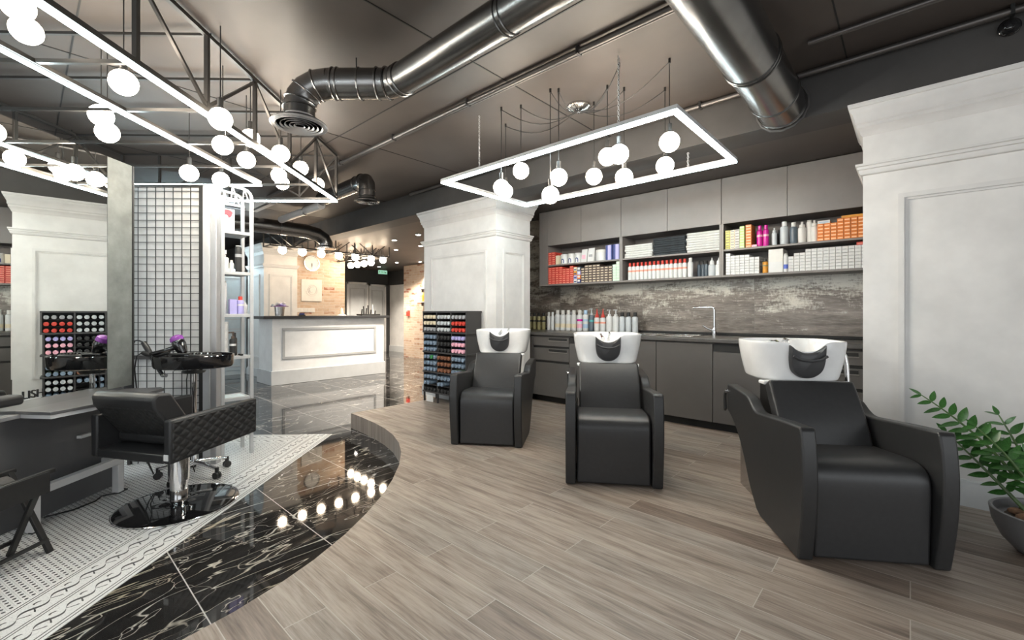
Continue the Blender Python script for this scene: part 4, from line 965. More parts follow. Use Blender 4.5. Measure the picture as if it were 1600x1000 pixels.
# black grid display
gr = ithing('grid_display', 'white display panel behind a black wire grid', 'display', 3.72, -2.78, ZL)
G0, G1 = -3.095, -2.480
IB().box(3.722, 3.76, G0-.01, G1, ZL, 2.155).build('backing_panel', M['whitebrick'], gr, world=True)
q = IB(); q.box(3.698, 3.722, G0, G0+.022, ZL, 2.155); q.box(3.698, 3.722, G1-.032, G1, ZL, 2.155); q.box(3.698, 3.722, G0+.022, G1-.032, 2.135, 2.155); q.build('frame', M['truss'], gr, world=True)
IB().box(3.690, 3.716, G0+.022, G1-.032, .715, .745).build('crossbar', M['truss'], gr, world=True)
q = IB()
for i in range(1, 8): y = G0+.010+i*.0712; q.bar((3.708,y,ZL+.01), (3.708,y,2.135), .0048)
z = ZL+.03
while z < 2.13: q.bar((3.705,G0+.02,z), (3.705,G1-.03,z), .0048); z += .0603
q.build('wire_grid', M['black'], gr, world=True)
pf = ithing('display_post', 'pale grey metal post between the grid and the retail shelf', 'post', 3.72, -2.42, ZL)
IB().box(3.690, 3.76, -2.477, -2.420, ZL, 2.14).build('outer_profile', M['alu_white'], pf, world=True, bevel=.003)
IB().box(3.700, 3.76, -2.419, -2.372, ZL, 2.14).build('inner_profile', M['alu'], pf, world=True, bevel=.003)

# retail shelf (axis aligned)
rs = thing('retail_shelf', 'tall silver retail shelf with arched top beside the grid display', 'shelf', (-4.50, 1.2, ZL))
SX0, SX1, SY0_, SY1_ = -4.625, -4.385, 1.135, 1.375
for (x, y) in ((SX1, SY1_), (SX1, 1.15), (SX0, SY1_), (SX0, 1.15)):
    MB().box(x-.014, x+.014, y-.014, y+.014, ZL, 2.10).build('post', M['alu_white'], rs, world=True, bevel=.003)
for x in (SX1, SX0):
    mb = MB(); mb.tube([(x,SY1_,2.09), (x,SY1_,2.13), (x,SY1_-.012,2.16), (x,SY1_-.035,2.182), (x,SY1_-.07,2.192), (x,1.22,2.20), (x,1.14,2.20)], .013, 10); mb.build('arched_top', M['alu_white'], rs, world=True)
    mb = MB(); mb.bar((x,SY1_,2.085), (x,1.14,2.085), .018)
    for a in range(5): mb.bar((x,1.35-.045*a,2.09), (x,1.36-.045*a+(.0 if a % 2 else -.04),2.185), .008)
    mb.build('top_lattice', M['alu_white'], rs, world=True)
RZS = [.355, .718, 1.085, 1.455, 1.81]
for z in RZS:
    MB().box(SX0, SX1+.012, SY0_, SY1_-.014, z-.028, z).build('shelf_board', M['alu_white'], rs, world=True, bevel=.003)
def rp(nm, x, y, k, label, **kw): return put(nm, (x, y, RZS[k]+.0005), label, **kw)
# boxes and bottles on it
bo = inst('hair_dye_carton', boxmesh('portrait_carton', .05, .112, .195, M['p_white']), (-4.47, 1.140, RZS[4]+.0005), 'white hair dye carton with a red-haired portrait on the top retail shelf', 'box')
mb = MB()
vs = [(.0503, .056+.046*math.cos(a)*(1.0 if math.sin(a) > 0 else .8), .150+.036*math.sin(a)) for a in [2*PI*i/20 for i in range(20)]]
mb.add(vs, [tuple(range(20))]); part('hair_print', mb.mesh('hair_print', M['p_hair']), bo)
mb = MB(); vs = [(.0506, .045+.022*math.cos(a), .105+.034*math.sin(a)) for a in [2*PI*i/18 for i in range(18)]]; mb.add(vs, [tuple(range(18))]); part('face_print', mb.mesh('face_print', M['p_skin']), bo)
mb = MB(); mb.add([(.0505,.0,.0),(.0505,.112,.0),(.0505,.112,.03),(.0505,.0,.03)], [(0,1,2,3)]); part('lettering_band', mb.mesh('band_print', M['p_pink']), bo)
rp('hair_spray', -4.43, 1.285, 3, 'tall black and silver aerosol can on the fourth retail shelf', cat='can', r=.027, h=.235, body='p_black', cap='p_silver', band='p_grey', kind='tall')
rp('spray_bottle', -4.44, 1.178, 3, 'white trigger spray bottle left of the black aerosol', r=.034, h=.185, body='p_white', cap='p_white', kind='trigger')
rp('small_bottle', -4.42, 1.228, 3, 'small cream bottle between the trigger spray and the aerosol', r=.018, h=.10, body='p_offwhite', cap='p_offwhite')
rp('shampoo_bottle', -4.56, 1.19, 3, 'black bottle at the left end of the fourth retail shelf', r=.028, h=.18, body='p_black', cap='p_black')
rp('shampoo_bottle', -4.46, 1.172, 2, 'tall white bottle at the left of the middle retail shelf', r=.032, h=.29, body='p_white', cap='p_white', kind='tall')
inst('hair_dye_carton', boxmesh('lilac_carton', .05, .055, .13, M['p_lilac'], None), (-4.44, 1.208, RZS[2]+.0005), 'lilac carton on the middle retail shelf', 'box')
rp('small_bottle', -4.50, 1.29, 2, 'small dark bottle between the lilac carton and the white bottles', r=.018, h=.075, body='p_slate', cap='p_black')
rp('shampoo_bottle', -4.42, 1.297, 2, 'white bottle with red cap and blue print on the middle retail shelf', r=.027, h=.155, body='p_lilac', cap='p_red', kind='cap', band='p_white')
rp('shampoo_bottle', -4.45, 1.338, 2, 'rounded white bottle at the right of the middle retail shelf', r=.026, h=.115, body='p_white', cap='p_white', kind='spray')
for k in range(4):
    inst('cotton_roll', jarmesh('roll', .036, .074, M['p_white'], M['p_white']), (-4.45, 1.175, RZS[1]+.0005+k*.075), 'white round tub stacked on the second retail shelf, %s from bottom' % ORD[k], 'tub', 'white tubs on the second retail shelf')
rp('shampoo_bottle', -4.42, 1.238, 1, 'dark pump bottle with white label on the second retail shelf', r=.026, h=.21, body='p_black', cap='p_brown', band='p_white', kind='pump')
rp('shampoo_bottle', -4.47, 1.262, 1, 'taller black bottle behind the dark pump bottle', r=.024, h=.20, body='p_black', cap='p_black')
inst('hair_clip', MB().box(0,.07,0,.02,0,.014).mesh('clip', M['black']), (-4.44, 1.285, RZS[1]+.0005), 'small black clip lying on the second retail shelf', 'clip')
inst('leaflet', MB().box(0,.15,0,.16,0,.003).mesh('leaflet', M['cyanlit']), (-4.55, 1.17, RZS[0]+.0005), 'pale leaflet lying on the lowest retail shelf', 'leaflet')

# ---------------------------------------------------------------- LED truss over the island
TZ0, TZ1 = 2.228, 2.690
tr = ithing('led_truss', 'black steel truss canopy with white LED edges above the mirror', 'lamp', 2.6, MV, TZ0)
VR, VL = -1.698, 2*MV+1.698; VRi, VLi = -2.156, 2*MV+2.156
UE, UEi = 4.527, 3.967; U0 = .607
us = [UE-.49*k for k in range(9)]
def tb_(name, a, b_, w=.020): q = IB(); q.bar(a, b_, w); return q.build(name, M['truss'], tr, world=True)
for v in (VR, VL):
    tb_('chord', (U0,v,TZ0+.028), (UE,v,TZ0+.028), .026); tb_('chord', (U0,v,TZ1), (UE,v,TZ1), .024)
    for k, u in enumerate(us):
        tb_('post', (u,v,TZ0+.04), (u,v,TZ1-.01), .022)
        if k < 8:
            if k % 2 == 0: tb_('brace', (us[k],v,TZ0+.05), (us[k+1],v,TZ1-.015), .016)
            else: tb_('brace', (us[k],v,TZ1-.015), (us[k+1],v,TZ0+.05), .016)
for k, u in enumerate(us):
    tb_('crossbar', (u,VR-.012,TZ1), (u,VL+.012,TZ1), .016)
    tb_('crossbar', (u,VR-.014,TZ0+.028), (u,VL+.014,TZ0+.028), .018)
for j, v in enumerate((MV-.70, MV+.0, MV+.70)):
    tb_('post', (UE,v,TZ0+.04), (UE,v,TZ1-.01), .018)
for a, b_ in ((VR, MV+.70), (MV, MV+.70), (MV, MV-.70)): tb_('brace', (UE,a,TZ1-.015), (UE,b_,TZ0+.05), .015)
for v in (VRi, VLi): tb_('chord', (1.1,v,TZ0+.026), (UEi,v,TZ0+.026), .02)
def led(a, b_): q = IB(); q.bar(a, b_, .017, .015); q.build('led_strip', M['led'], tr, world=True, bevel=.003)
for (u0, u1, va, vb) in ((U0, UE, VR, VL), (1.1, UEi, VRi, VLi)):
    led((u0,va,TZ0), (u1+.013,va,TZ0)); led((u0,vb,TZ0), (u1+.013,vb,TZ0)); led((u1,va-.013,TZ0), (u1,vb+.013,TZ0)); led((u0,va-.013,TZ0), (u0,vb+.013,TZ0))
for u in (1.2, 2.6, 4.0):
    for v in (VR, VL): q = IB(); q.cyl((u,v,TZ1), (u,v,ZC), .004, n=6); q.build('hanger_rod', M['black'], tr, world=True)
IGL = [(2.532,-1.60,2.194), (2.938,-1.841,2.197), (3.13,-1.77,2.32), (3.339,-1.918,2.238), (3.25,-1.62,2.255), (3.739,-1.878,2.248), (4.144,-2.05,2.30), (3.836,-1.741,2.34), (4.30,-1.79,2.335), (3.60,-2.27,2.165), (3.347,-2.345,2.14), (2.13,-2.25,2.43), (1.97,-2.12,2.44), (2.25,-1.90,2.25), (2.63,-2.35,2.25), (2.75,-2.42,2.2)]
for i, (u, v, z) in enumerate(sorted(IGL, key=lambda q: q[1]/q[0])):
    o = ithing('globe_lamp', 'warm white globe bulb in the left LED truss, %s bulb from the left' % ORD[i], 'lamp', u, v, z, 'globe bulbs of the LED truss')
    part('globe', GMi, o); part('bulb_socket', SOCK, o)
    q = MB(); q.cyl((0,0,.115), (0,0,ZC-z), .003, n=6); q.build('cable', M['black'], o)

# ---------------------------------------------------------------- styling chair
FA = math.radians(117.7)
sc = thing('styling_chair', 'black quilted styling chair on a round gloss black base', 'chair', uv(2.93, -2.12, ZL+.003), FA-PI/2)
MB().lathe([(.335,0), (.335,.006), (.31,.013), (.14,.020), (.075,.028), (.06,.035)], 56).build('base_disc', M['black_gloss'], sc)
MB().torus((0,0,.006), .334, .0045, None, 56, 6).build('base_rim', M['chrome'], sc)
MB().lathe([(.048,.03), (.048,.17), (.044,.172)], 28).build('pump_cylinder', M['chrome'], sc)
MB().lathe([(.058,.165), (.058,.345), (.075,.35), (.075,.358)], 28).build('column_sleeve', M['chrome'], sc)
MB().box(-.10, .10, -.10, .10, .352, .372).build('mount_plate', M['black'], sc)
OX, OY = -.035, .035
T = MB()
Wd, L2 = .315, .31
def shell_side(s):
    x0, x1 = sorted((OX+s*Wd, OX+s*(Wd-.052)))
    prof = [(-L2+OY,.372), (L2+OY,.372+.035), (L2+OY+.004,.645), (-L2+OY,.630)]
    return MB().prism(prof, x0, x1, 'x')
def quilt(parent, x, nrm, y0, y1, zf0, zf1):             # padded diamond grid on an outer arm face
    ny, nz = 96, 48; vs = []; fs = []
    for j in range(nz+1):
        for i in range(ny+1):
            a = i/ny; b_ = j/nz; y = y0+(y1-y0)*a; zb = zf0(a); zt = zf1(a); z = zb+(zt-zb)*b_
            p = a*(y1-y0)/.074; r = b_*.235/.074*1.25
            d1_ = abs(((p+r) % 1)-.5)*2; d2_ = abs(((p-r) % 1)-.5)*2
            h = .006*(1-max(d1_, d2_)**3)
            if i in (0, ny) or j in (0, nz): h = 0
            vs.append((x+nrm*h, y, z))
    for j in range(nz):
        for i in range(ny): fs.append((j*(ny+1)+i, j*(ny+1)+i+1, (j+1)*(ny+1)+i+1, (j+1)*(ny+1)+i))
    return MB().add(vs, fs).build('quilted_panel', M['leather'], parent)
for s in (-1, 1):
    arm = shell_side(s).build('armrest', M['leather2'], sc, bevel=.012, seg=3)
    quilt(arm, OX+s*Wd, s, -L2+OY+.014, L2+OY-.012, lambda a: .386+.035*a, lambda a: .617+.014*a)
MB().prism([(-L2+OY,.372), (L2+OY,.40), (L2+OY,.455), (-L2+OY,.425)], OX-Wd+.052, OX+Wd-.052, 'x').build('seat_base', M['leather2'], sc, bevel=.008)
MB().box(OX-Wd+.056, OX+Wd-.056, -.20+OY, L2+OY+.01, .44, .505).build('seat_cushion', M['leather2'], sc, bevel=.022, seg=3)
# backrest: leans backwards over the rear edge
bpr = [(-.165+OY,.455), (-.345+OY,.700), (-.355+OY,.755), (-.325+OY,.785), (-.245+OY,.775), (-.085+OY,.52), (-.09+OY,.47)]
bk_ = MB().prism(bpr, OX-.245, OX+.245, 'x').build('backrest', M['leather2'], sc, bevel=.014, seg=3)
ny, nz = 72, 36; vs = []; fs = []
A0 = Vector((0, -.170+OY, .468)); A1 = Vector((0, -.340+OY, .698)); nn = Vector((0, -(A1-A0).z, (A1-A0).y)).normalized()
for j in range(nz+1):
    for i in range(ny+1):
        a = i/ny; b_ = j/nz; P0 = A0+(A1-A0)*b_; p = a*.46/.066; r = b_*.286/.066*1.25
        h = .0045*(1-max(abs(((p+r) % 1)-.5)*2, abs(((p-r) % 1)-.5)*2)**3)
        if i in (0, ny) or j in (0, nz): h = -.004
        q = P0+nn*(h+.001); vs.append((OX-.23+.46*a, q.y, q.z))
for j in range(nz):
    for i in range(ny): fs.append((j*(ny+1)+i, j*(ny+1)+i+1, (j+1)*(ny+1)+i+1, (j+1)*(ny+1)+i))
MB().add(vs, fs).build('quilted_panel', M['leather'], bk_)
MB().box(OX+Wd-.045, OX+Wd-.012, -L2+OY-.0035, -L2+OY-.0005, .395, .43).build('white_tag', M['p_white'], sc)

# ---------------------------------------------------------------- tool trolley
TU, TV = 3.45, -2.38
tt = ithing('tool_trolley', 'black salon trolley tray on a chrome pole with castors behind the styling chair', 'trolley', TU, TV, ZL+.003)
hz = lambda z: z-ZL-.003
MB().lathe([(.001,hz(.668)), (.20,hz(.668)), (.265,hz(.682)), (.275,hz(.70)), (.278,hz(.772)), (.272,hz(.776)), (.266,hz(.772)), (.262,hz(.72)), (.22,hz(.712)), (.001,hz(.712))], 40, sx=.80, sy=1.0).build('tray', M['black_gloss'], tt)
MB().lathe([(.07,hz(.635)), (.09,hz(.668))], 24).build('tray_mount', M['black'], tt)
MB().cyl((0,0,.085), (0,0,hz(.640)), .017, n=18).build('pole', M['chrome'], tt)
for k in range(5):
    a = 2*PI*k/5+PI/5; c, s_ = math.cos(a), math.sin(a)
    lg = MB(); lg.tube([(0,0,.105), (.10*c,.10*s_,.10), (.23*c,.23*s_,.075)], [.018,.016,.012], 10); l = lg.build('leg', M['chrome'], tt)
    w = MB(); 
    for e in (-1, 1):
        o_ = Vector((-s_, c, 0))*e*.011; w.cyl(Vector((.23*c,.23*s_,.026))+o_*.3, Vector((.23*c,.23*s_,.026))+o_*1.7, .026, n=16)
    w.build('castor_wheel', M['black'], l)
    w = MB(); w.cyl((.23*c,.23*s_,.05), (.23*c,.23*s_,.085), .014, n=10); w.build('castor_hood', M['black'], l)
# hair dryer, curling irons, brushes
hd = ithing('hair_dryer', 'black hair dryer with a purple end lying on the trolley tray', 'hair dryer', TU-.03, TV-.08, .778)
mb = MB(); mb.M = Matrix.Translation((0, -.01, .075)) @ Matrix.Rotation(math.radians(25), 4, 'X') @ Matrix.Rotation(math.radians(0), 4, 'Y')
mb.lathe([(.012,-.075), (.030,-.07), (.040,-.03), (.045,.0), (.044,.035), (.038,.045)], 22); mb.build('barrel', M['black_gloss'], hd)
mb = MB(); mb.M = Matrix.Translation((0, -.01, .075)) @ Matrix.Rotation(math.radians(25), 4, 'X'); mb.lathe([(.044,.030), (.046,.04), (.042,.062), (.026,.074), (.001,.076)], 22); mb.build('rear_cap', M['purple'], hd)
MB().tube([(0,-.03,.06), (-.02,-.10,.03), (-.03,-.17,.012), (-.035,-.20,.004)], [.018,.017,.017,.014], 12).build('handle', M['black_gloss'], hd)
MB().box(-.05,.05,-.05,.09,-.0,.012).build('resting_comb', M['black'], hd, bevel=.004)
ci = ithing('curling_iron', 'black curling iron hooked over the left edge of the trolley tray', 'curling iron', TU, TV-.285, .70)
MB().tube([(0,-.10,.17), (0,-.075,.13), (0,-.04,.07), (0,-.01,0), (0,.05,-.09)], [.018,.020,.018,.013,.014], 12).build('body', M['black'], ci)
MB().tube([(0,.045,-.085), (0,.075,-.085)], .016, 10).build('tip', M['steel'], ci)
MB().tube([(.0,-.10,.17), (0,-.14,.185), (0,-.165,.18), (0,-.185,.14), (0,-.19,.06), (0,-.18,-.10), (0,-.165,-.30), (0,-.16,-.50), (.05,-.14,-.70), (.08,-.10,-.84)], .006, 8).build('cord', M['black'], ci)
cj = ithing('curling_iron', 'second black curling iron beside the first with its cord hanging straight down', 'curling iron', TU-.05, TV-.25, .72)
MB().tube([(0,-.10,.075), (0,-.06,.06), (0,.0,.05), (0,.10,.075)], [.016,.018,.016,.012], 12).build('body', M['black'], cj)
MB().tube([(0,-.10,.075), (0,-.145,.05), (0,-.16,-.05), (.0,-.14,-.25), (0,-.10,-.45), (.0,-.08,-.70), (.04,-.05,-.86)], .005, 8).build('cord', M['black'], cj)
cb = ithing('sectioning_clips', 'shallow black case of silver clips on the right of the trolley tray', 'clips', TU-.02, TV+.09, .713)
MB().box(-.06,.06,-.085,.10,.0,.070).build('case', M['black'], cb, bevel=.01)
for k in range(7):
    MB().prism([(-.05,.0705), (.05,.0705), (.045,.080), (-.045,.082)], -.072+k*.025, -.060+k*.025, 'y').build('clip', M['steel'] if k % 2 else M['black'], cb)
pc = ithing('trolley_cable', 'thin black cable hanging beside the trolley pole', 'cable', TU, TV-.045, ZL+.02)
MB().tube([(0,.0,.80), (0,-.012,.72), (0,-.008,.5), (0,.005,.3), (0,.012,.12), (.03,.03,.0)], .004, 8).build('cord', M['black'], pc)

# ---------------------------------------------------------------- folding stool at the left edge
fs_ = ithing('folding_stool', 'black folding stool with crossed legs at the left edge', 'stool', 2.15, -2.47, ZL+.003)
q = lambda: IB()
zt = .272
for u in (2.34, 1.95):
    b = q(); b.bar((u+.02,-2.37,ZL+.003), (u,-2.56,zt+.004), .030, .016); b.build('leg', M['black'], fs_, world=True, bevel=.002)
    b = q(); b.bar((u-.005,-2.55,ZL+.003), (u-.025,-2.36,zt-.02), .030, .016); b.build('leg', M['black'], fs_, world=True, bevel=.002)
for v in (-2.56, -2.36):
    b = q(); b.bar((1.90,v,zt), (2.37,v,zt), .022, .022); b.build('top_rail', M['black'], fs_, world=True, bevel=.004)
    b = q(); b.bar((1.93,v*.5-.5*2.47+(.03 if v > -2.4 else -.03),ZL+.07), (2.36,v*.5-.5*2.47+(.03 if v > -2.4 else -.03),ZL+.07), .016); b.build('stretcher', M['black'], fs_, world=True)
for v, dz in ((-2.575, 0), (-2.345, 0)):
    b = q(); b.box(1.92, 2.33, v-.004, v+.004, zt-.10, zt+.006); b.build('sling_flap', M['leather'], fs_, world=True)
b = q(); b.prism([(-2.56,zt-.004), (-2.52,zt-.04), (-2.46,zt-.06), (-2.40,zt-.04), (-2.36,zt-.004), (-2.36,zt-.012), (-2.40,zt-.048), (-2.46,zt-.068), (-2.52,zt-.048), (-2.56,zt-.012)], 1.93, 2.33, 'x'); b.build('seat_sling', M['leather'], fs_, world=True)

# ================================================================ reception
rd = thing('reception_desk', 'white panelled reception desk with a charcoal counter top', 'desk', (-8.5, 3.95, ZL))
MB().box(-8.75, -8.13, 2.87, 5.03, ZL, .985).build('carcass', M['desk'], rd, world=True)
MB().box(-8.80, -8.105, 2.845, 5.055, ZL, .085).build('plinth', M['desk_base'], rd, world=True, bevel=.006)
mb = MB(); panel_frame(mb, 3.03, 4.85, .275, .825, 'x', -8.13, .016, .045); mb.build('panel_moulding', M['desk_moulding'], rd, world=True, bevel=.004)
MB().box(-8.85, -8.03, 2.70, 5.10, .986, 1.035).build('counter_top', M['counter'], rd, world=True, bevel=.004)
CZ = 1.0355
fv = thing('flower_vase', 'silver vase of white and violet flowers on the left of the reception counter', 'vase', (-8.32, 3.06, CZ))
MB().lathe([(.07,0), (.085,.16), (.08,.16), (.066,.01), (.001,.01)], 20).build('vase', M['steel'], fv)
MB().lathe([(.14,.165), (.15,.175), (.07,.185)], 18).build('foliage', M['purple'], fv)
for k in range(11):
    a = 2.4*k; r_ = .035+.009*k
    MB().sphere((r_*math.cos(a), r_*math.sin(a), .205+.02*math.sin(k*1.7)), .032, 10, 7, .8).build('flower', M['p_white'] if k % 3 else M['p_lilac'], fv)
bl = thing('card_holder', 'small black card holder on the reception counter', 'holder', (-8.25, 3.42, CZ)); MB().box(-.03,.03,-.05,.05,0,.022).build('base', M['black'], bl); MB().box(-.01,.0,-.045,.045,.02,.05).build('cards', M['p_navy'], bl)
cn = thing('figurine', 'small cream cone ornament on the reception counter', 'ornament', (-8.30, 4.20, CZ)); MB().lathe([(.09,0), (.085,.012), (.03,.03)], 16).build('stand', M['p_offwhite'], cn); MB().lathe([(.045,.03), (.02,.13), (.001,.16)], 16).build('cone', M['p_cream'], cn)
ty = thing('desk_tray', 'black tray of bottles and brushes at the right of the reception counter', 'tray', (-8.30, 4.78, CZ)); MB().box(-.12,.12,-.20,.20,0,.03).build('tray_base', M['black'], ty, bevel=.004)
for k in range(7):
    y = -.15+k*.05; h = (.10,.16,.12,.18,.09,.20,.07)[k]
    MB().tube([(0,y,.03), (.0,y+.01*(-1)**k,.03+h)], [.016,.012], 10).build('brush' if k % 2 else 'bottle', M['p_black'] if k != 5 else M['p_white'], ty)
ck = thing('wall_clock', 'round white wall clock on the brick wall', 'clock', (-9.447, 4.11, 2.14))
mb = MB(); mb.M = Matrix.Rotation(PI/2, 4, 'Y'); mb.lathe([(.165,0), (.170,.012), (.166,.035), (.145,.035), (.143,.020)], 36); mb.build('rim', M['steel'], ck)
mb = MB(); mb.M = Matrix.Rotation(PI/2, 4, 'Y'); mb.lathe([(.143,.0), (.143,.022), (.001,.0225)], 36); mb.build('dial', M['p_white'], ck)
MB().bar((.026,0,0), (.026,0,-.085), .009).build('minute_hand', M['black'], ck); MB().bar((.028,0,0), (.028,.006,-.055), .011).build('hour_hand', M['black'], ck)
mb = MB()
for k in range(12): a = PI/6*k; mb.bar((.0235,.115*math.sin(a),.115*math.cos(a)), (.0235,.13*math.sin(a),.13*math.cos(a)), .006)
mb.build('hour_marks', M['p_grey'], ck)
pi_ = thing('wall_picture', 'pale square canvas with a faint grey line drawing on the brick wall', 'picture', (-9.447, 4.11, 1.335))
MB().box(0,.03,-.215,.215,0,.46).build('canvas', M['p_offwhite'], pi_, bevel=.003)
mb = MB()
for k in range(9):
    a0 = random.uniform(0, 6); r_ = random.uniform(.05,.13); pts = [(.032, r_*math.cos(a0+t*.5)*1.0+random.uniform(-.01,.01), .24+r_*math.sin(a0+t*.5)*1.1) for t in range(7)]; mb.tube(pts, .0022, 5)
mb.build('line_drawing', M['lineart'], pi_)
sw = thing('switch_strip', 'white strip of wall switches on the brick below the picture', 'switch', (-9.447, 3.98, 1.10))
MB().box(0,.012,-.20,.20,0,.09).build('plate', M['p_white'], sw, bevel=.003)
for k in range(5): MB().box(.012,.018,-.185+k*.075,-.118+k*.075,.012,.078).build('rocker', M['p_offwhite'], sw, bevel=.002)
# truss with globes over the desk (an L: along the desk, then back to the wall)
rt_ = thing('reception_truss', 'black truss lamp frame hanging above the reception desk', 'lamp', (-7.9, 3.9, 2.22))
def rb_(n, a, b_, w=.022): MB().bar(a, b_, w).build(n, M['truss'], rt_, world=True)
XA, XB, Y0, Y1, Za0, Za1 = -7.85, -8.15, 2.74, 4.98, 2.215, 2.50
for x in (XA, XB):
    for z in (Za0, Za1): rb_('chord', (x,Y0,z), (x,Y1,z))
    n = 6
    for k in range(n+1):
        y = Y0+(Y1-Y0)*k/n; rb_('post', (x,y,Za0), (x,y,Za1), .018)
        if k < n:
            y2 = Y0+(Y1-Y0)*(k+1)/n; rb_('brace', (x,y,Za0 if k % 2 else Za1), (x,y2,Za1 if k % 2 else Za0), .015)
for k in range(7):
    y = Y0+(Y1-Y0)*k/6
    for z in (Za0, Za1): rb_('crossbar', (XA,y,z), (XB,y,z), .015)
for y in (Y1, Y1-.28):
    for z in (Za0, Za1): rb_('chord', (XB,y,z), (-9.40,y-.04,z))
    for k in range(4):
        x = XB-.32*(k+1)+.02; rb_('post', (x,y,Za0), (x,y,Za1), .018); rb_('brace', (x+.3,y,Za0 if k % 2 else Za1), (x,y,Za1 if k % 2 else Za0), .015)
MB().bar((-7.98,Y0,2.492), (-7.98,Y1,2.492), .016).build('lamp_bar', M['truss'], rt_, world=True)
MB().bar((XB,4.84,2.46), (-9.35,4.84,2.46), .016).build('lamp_bar', M['truss'], rt_, world=True)
for x, y in ((XA,3.1), (XA,4.6)): MB().cyl((x,y,Za1), (x,y,ZH if y > 3.86 else ZC), .005, n=8).build('hanger_rod', M['black'], rt_, world=True)
GF = globe_mesh(.066, M['globe_far'])
fl = [(-7.98, 2.98+.335*k) for k in range(6)] + [(-7.98, 4.92)] + [(-8.30, 4.84), (-8.58, 4.84), (-8.86, 4.84), (-9.14, 4.84)]
for i, (x, y) in enumerate(fl):
    o = thing('globe_lamp', ('warm globe bulb above the reception desk, %s from left along the desk' % ORD[i]) if i < 7 else ('warm globe bulb on the short reception truss, %s towards the brick wall' % ORD[i-7]), 'lamp', (x, y, 2.165 if i < 7 else 2.13), 0, 'globe bulbs of the reception truss')
    part('globe', GF, o); part('bulb_socket', SOCK, o); q_ = MB(); q_.cyl((0,0,.115), (0,0,.33), .004, n=6); q_.build('cable', M['black'], o)
# pale wardrobe at far left
wd = thing('wardrobe', 'pale blue grey panelled wardrobe seen through the retail shelf', 'wardrobe', (-10.3, 2.3, ZL))
MB().box(-10.7, -10.15, 1.35, 3.09, ZL, 1.93).build('carcass', M['wardrobe'], wd, world=True)
for k in range(3):
    a = 1.36+k*.576; dq = MB().box(-10.15, -10.125, a, a+.570, ZL+.09, 1.90).build('door', M['wardrobe'], wd, world=True, bevel=.003)
    mb = MB(); panel_frame(mb, a+.07, a+.477, 1.05, 1.82, 'x', -10.125, .012, .03)
    for j in range(4): panel_frame(mb, a+.07, a+.477, .0+j*.25, .22+j*.25, 'x', -10.125, .012, .02)
    mb.build('door_moulding', M['alu_white'], dq, world=True)
MB().box(-10.72, -10.11, 1.33, 3.04, 1.93, 1.97).build('cornice', M['wardrobe'], wd, world=True)
wl = thing('wardrobe_light', 'cool strip light under the wardrobe cornice', 'lamp', (-10.08, 2.2, 1.93)); MB().box(-10.11,-10.07,1.4,2.95,1.935,1.955).build('led_strip', emis('wardrobe_led', (.72,.92,1.0), 70), wl, world=True)
# downlights, exit sign, wall shelves on the hall brick
for i, (x, y) in enumerate(sorted([(-7.0,4.55), (-8.04,5.27), (-7.21,5.29), (-10.08,6.63), (-9.5,6.95), (-11.17,6.06), (-11.4,6.9), (-6.2,4.5), (-6.1,6.2)], key=lambda q: (.7425*q[0]+.67*q[1])/(-.67*q[0]+.7425*q[1]))):
    o = thing('downlight', 'small recessed downlight in the dark hall ceiling, %s from the left' % ORD[i], 'lamp', (x, y, ZH), 0, 'hall ceiling downlights')
    MB().lathe([(.058,0), (.056,-.008), (.042,-.008), (.040,-.001)], 20).build('trim_ring', M['alu_white'], o)
    MB().lathe([(.041,-.002), (.030,-.010), (.001,-.011)], 20).build('lens', M['down'], o)
    l = bpy.data.lights.new('downlight_beam', 'SPOT'); l.energy = 240; l.color = (1,.88,.74); l.spot_size = 2.0; l.spot_blend = .6; l.shadow_soft_size = .04
    lo = bpy.data.objects.new('downlight_beam', l); COL.objects.link(lo); lo.location = (x, y, ZH-.03)
ex = thing('exit_sign', 'small pale green lit exit sign hanging in the dark hall', 'sign', (-11.85, 7.30, 2.255))
MB().box(-.015,.015,-.145,.145,0,.115).build('light_box', M['exit'], ex, bevel=.003)
for k, (a, w_, h_) in enumerate(((-.118,.014,.06), (-.07,.012,.045), (-.035,.012,.045), (.0,.012,.045), (.035,.012,.045), (.075,.03,.03))): MB().box(.015,.0165,a,a+w_,.035,.035+h_).build('sign_mark', M['exitd'], ex)
for y in (-.1,.1): MB().cyl((0,y,.115), (0,y,ZH-2.255), .004, n=6).build('hanger_rod', M['black'], ex)
for k, z in enumerate((1.36, 1.72)):
    o = thing('wall_shelf', ('lower' if k == 0 else 'upper')+' pale shelf on the far brick wall beside the pillar', 'shelf', (-9.45, 7.19, z)); MB().box(-.42,.42,-.10,.11,0,.03).build('board', M['alu_white'], o)
    MB().box(-.40,-.36,.06,.11,-.08,0).build('bracket', M['steel'], o)
put('shampoo_bottle', (-9.62, 7.17, 1.3905), 'yellow bottle on the lower shelf of the far brick wall', r=.055, h=.24, body='p_amber', cap='p_yellow')
put('shampoo_bottle', (-9.45, 7.17, 1.3905), 'green bottle on the lower shelf of the far brick wall', r=.05, h=.30, body='p_green', cap='p_green')
inst('carton', boxmesh('grey_frame', .22, .05, .26, M['p_slate'], M['p_mint'], (.1,.9)), (-9.65, 7.17, 1.7505), 'dark framed carton on the upper shelf of the far brick wall', 'box')
fa_ = thing('fire_alarm', 'red fire alarm box on the far brick wall', 'alarm', (-10.5, 7.298, 1.0)); MB().box(-.06,.06,-.05,0,0,.12).build('box', M['p_red'], fa_, bevel=.006); MB().box(-.06,.06,-.03,0,.15,.27).build('call_plate', M['p_white'], fa_, bevel=.004)

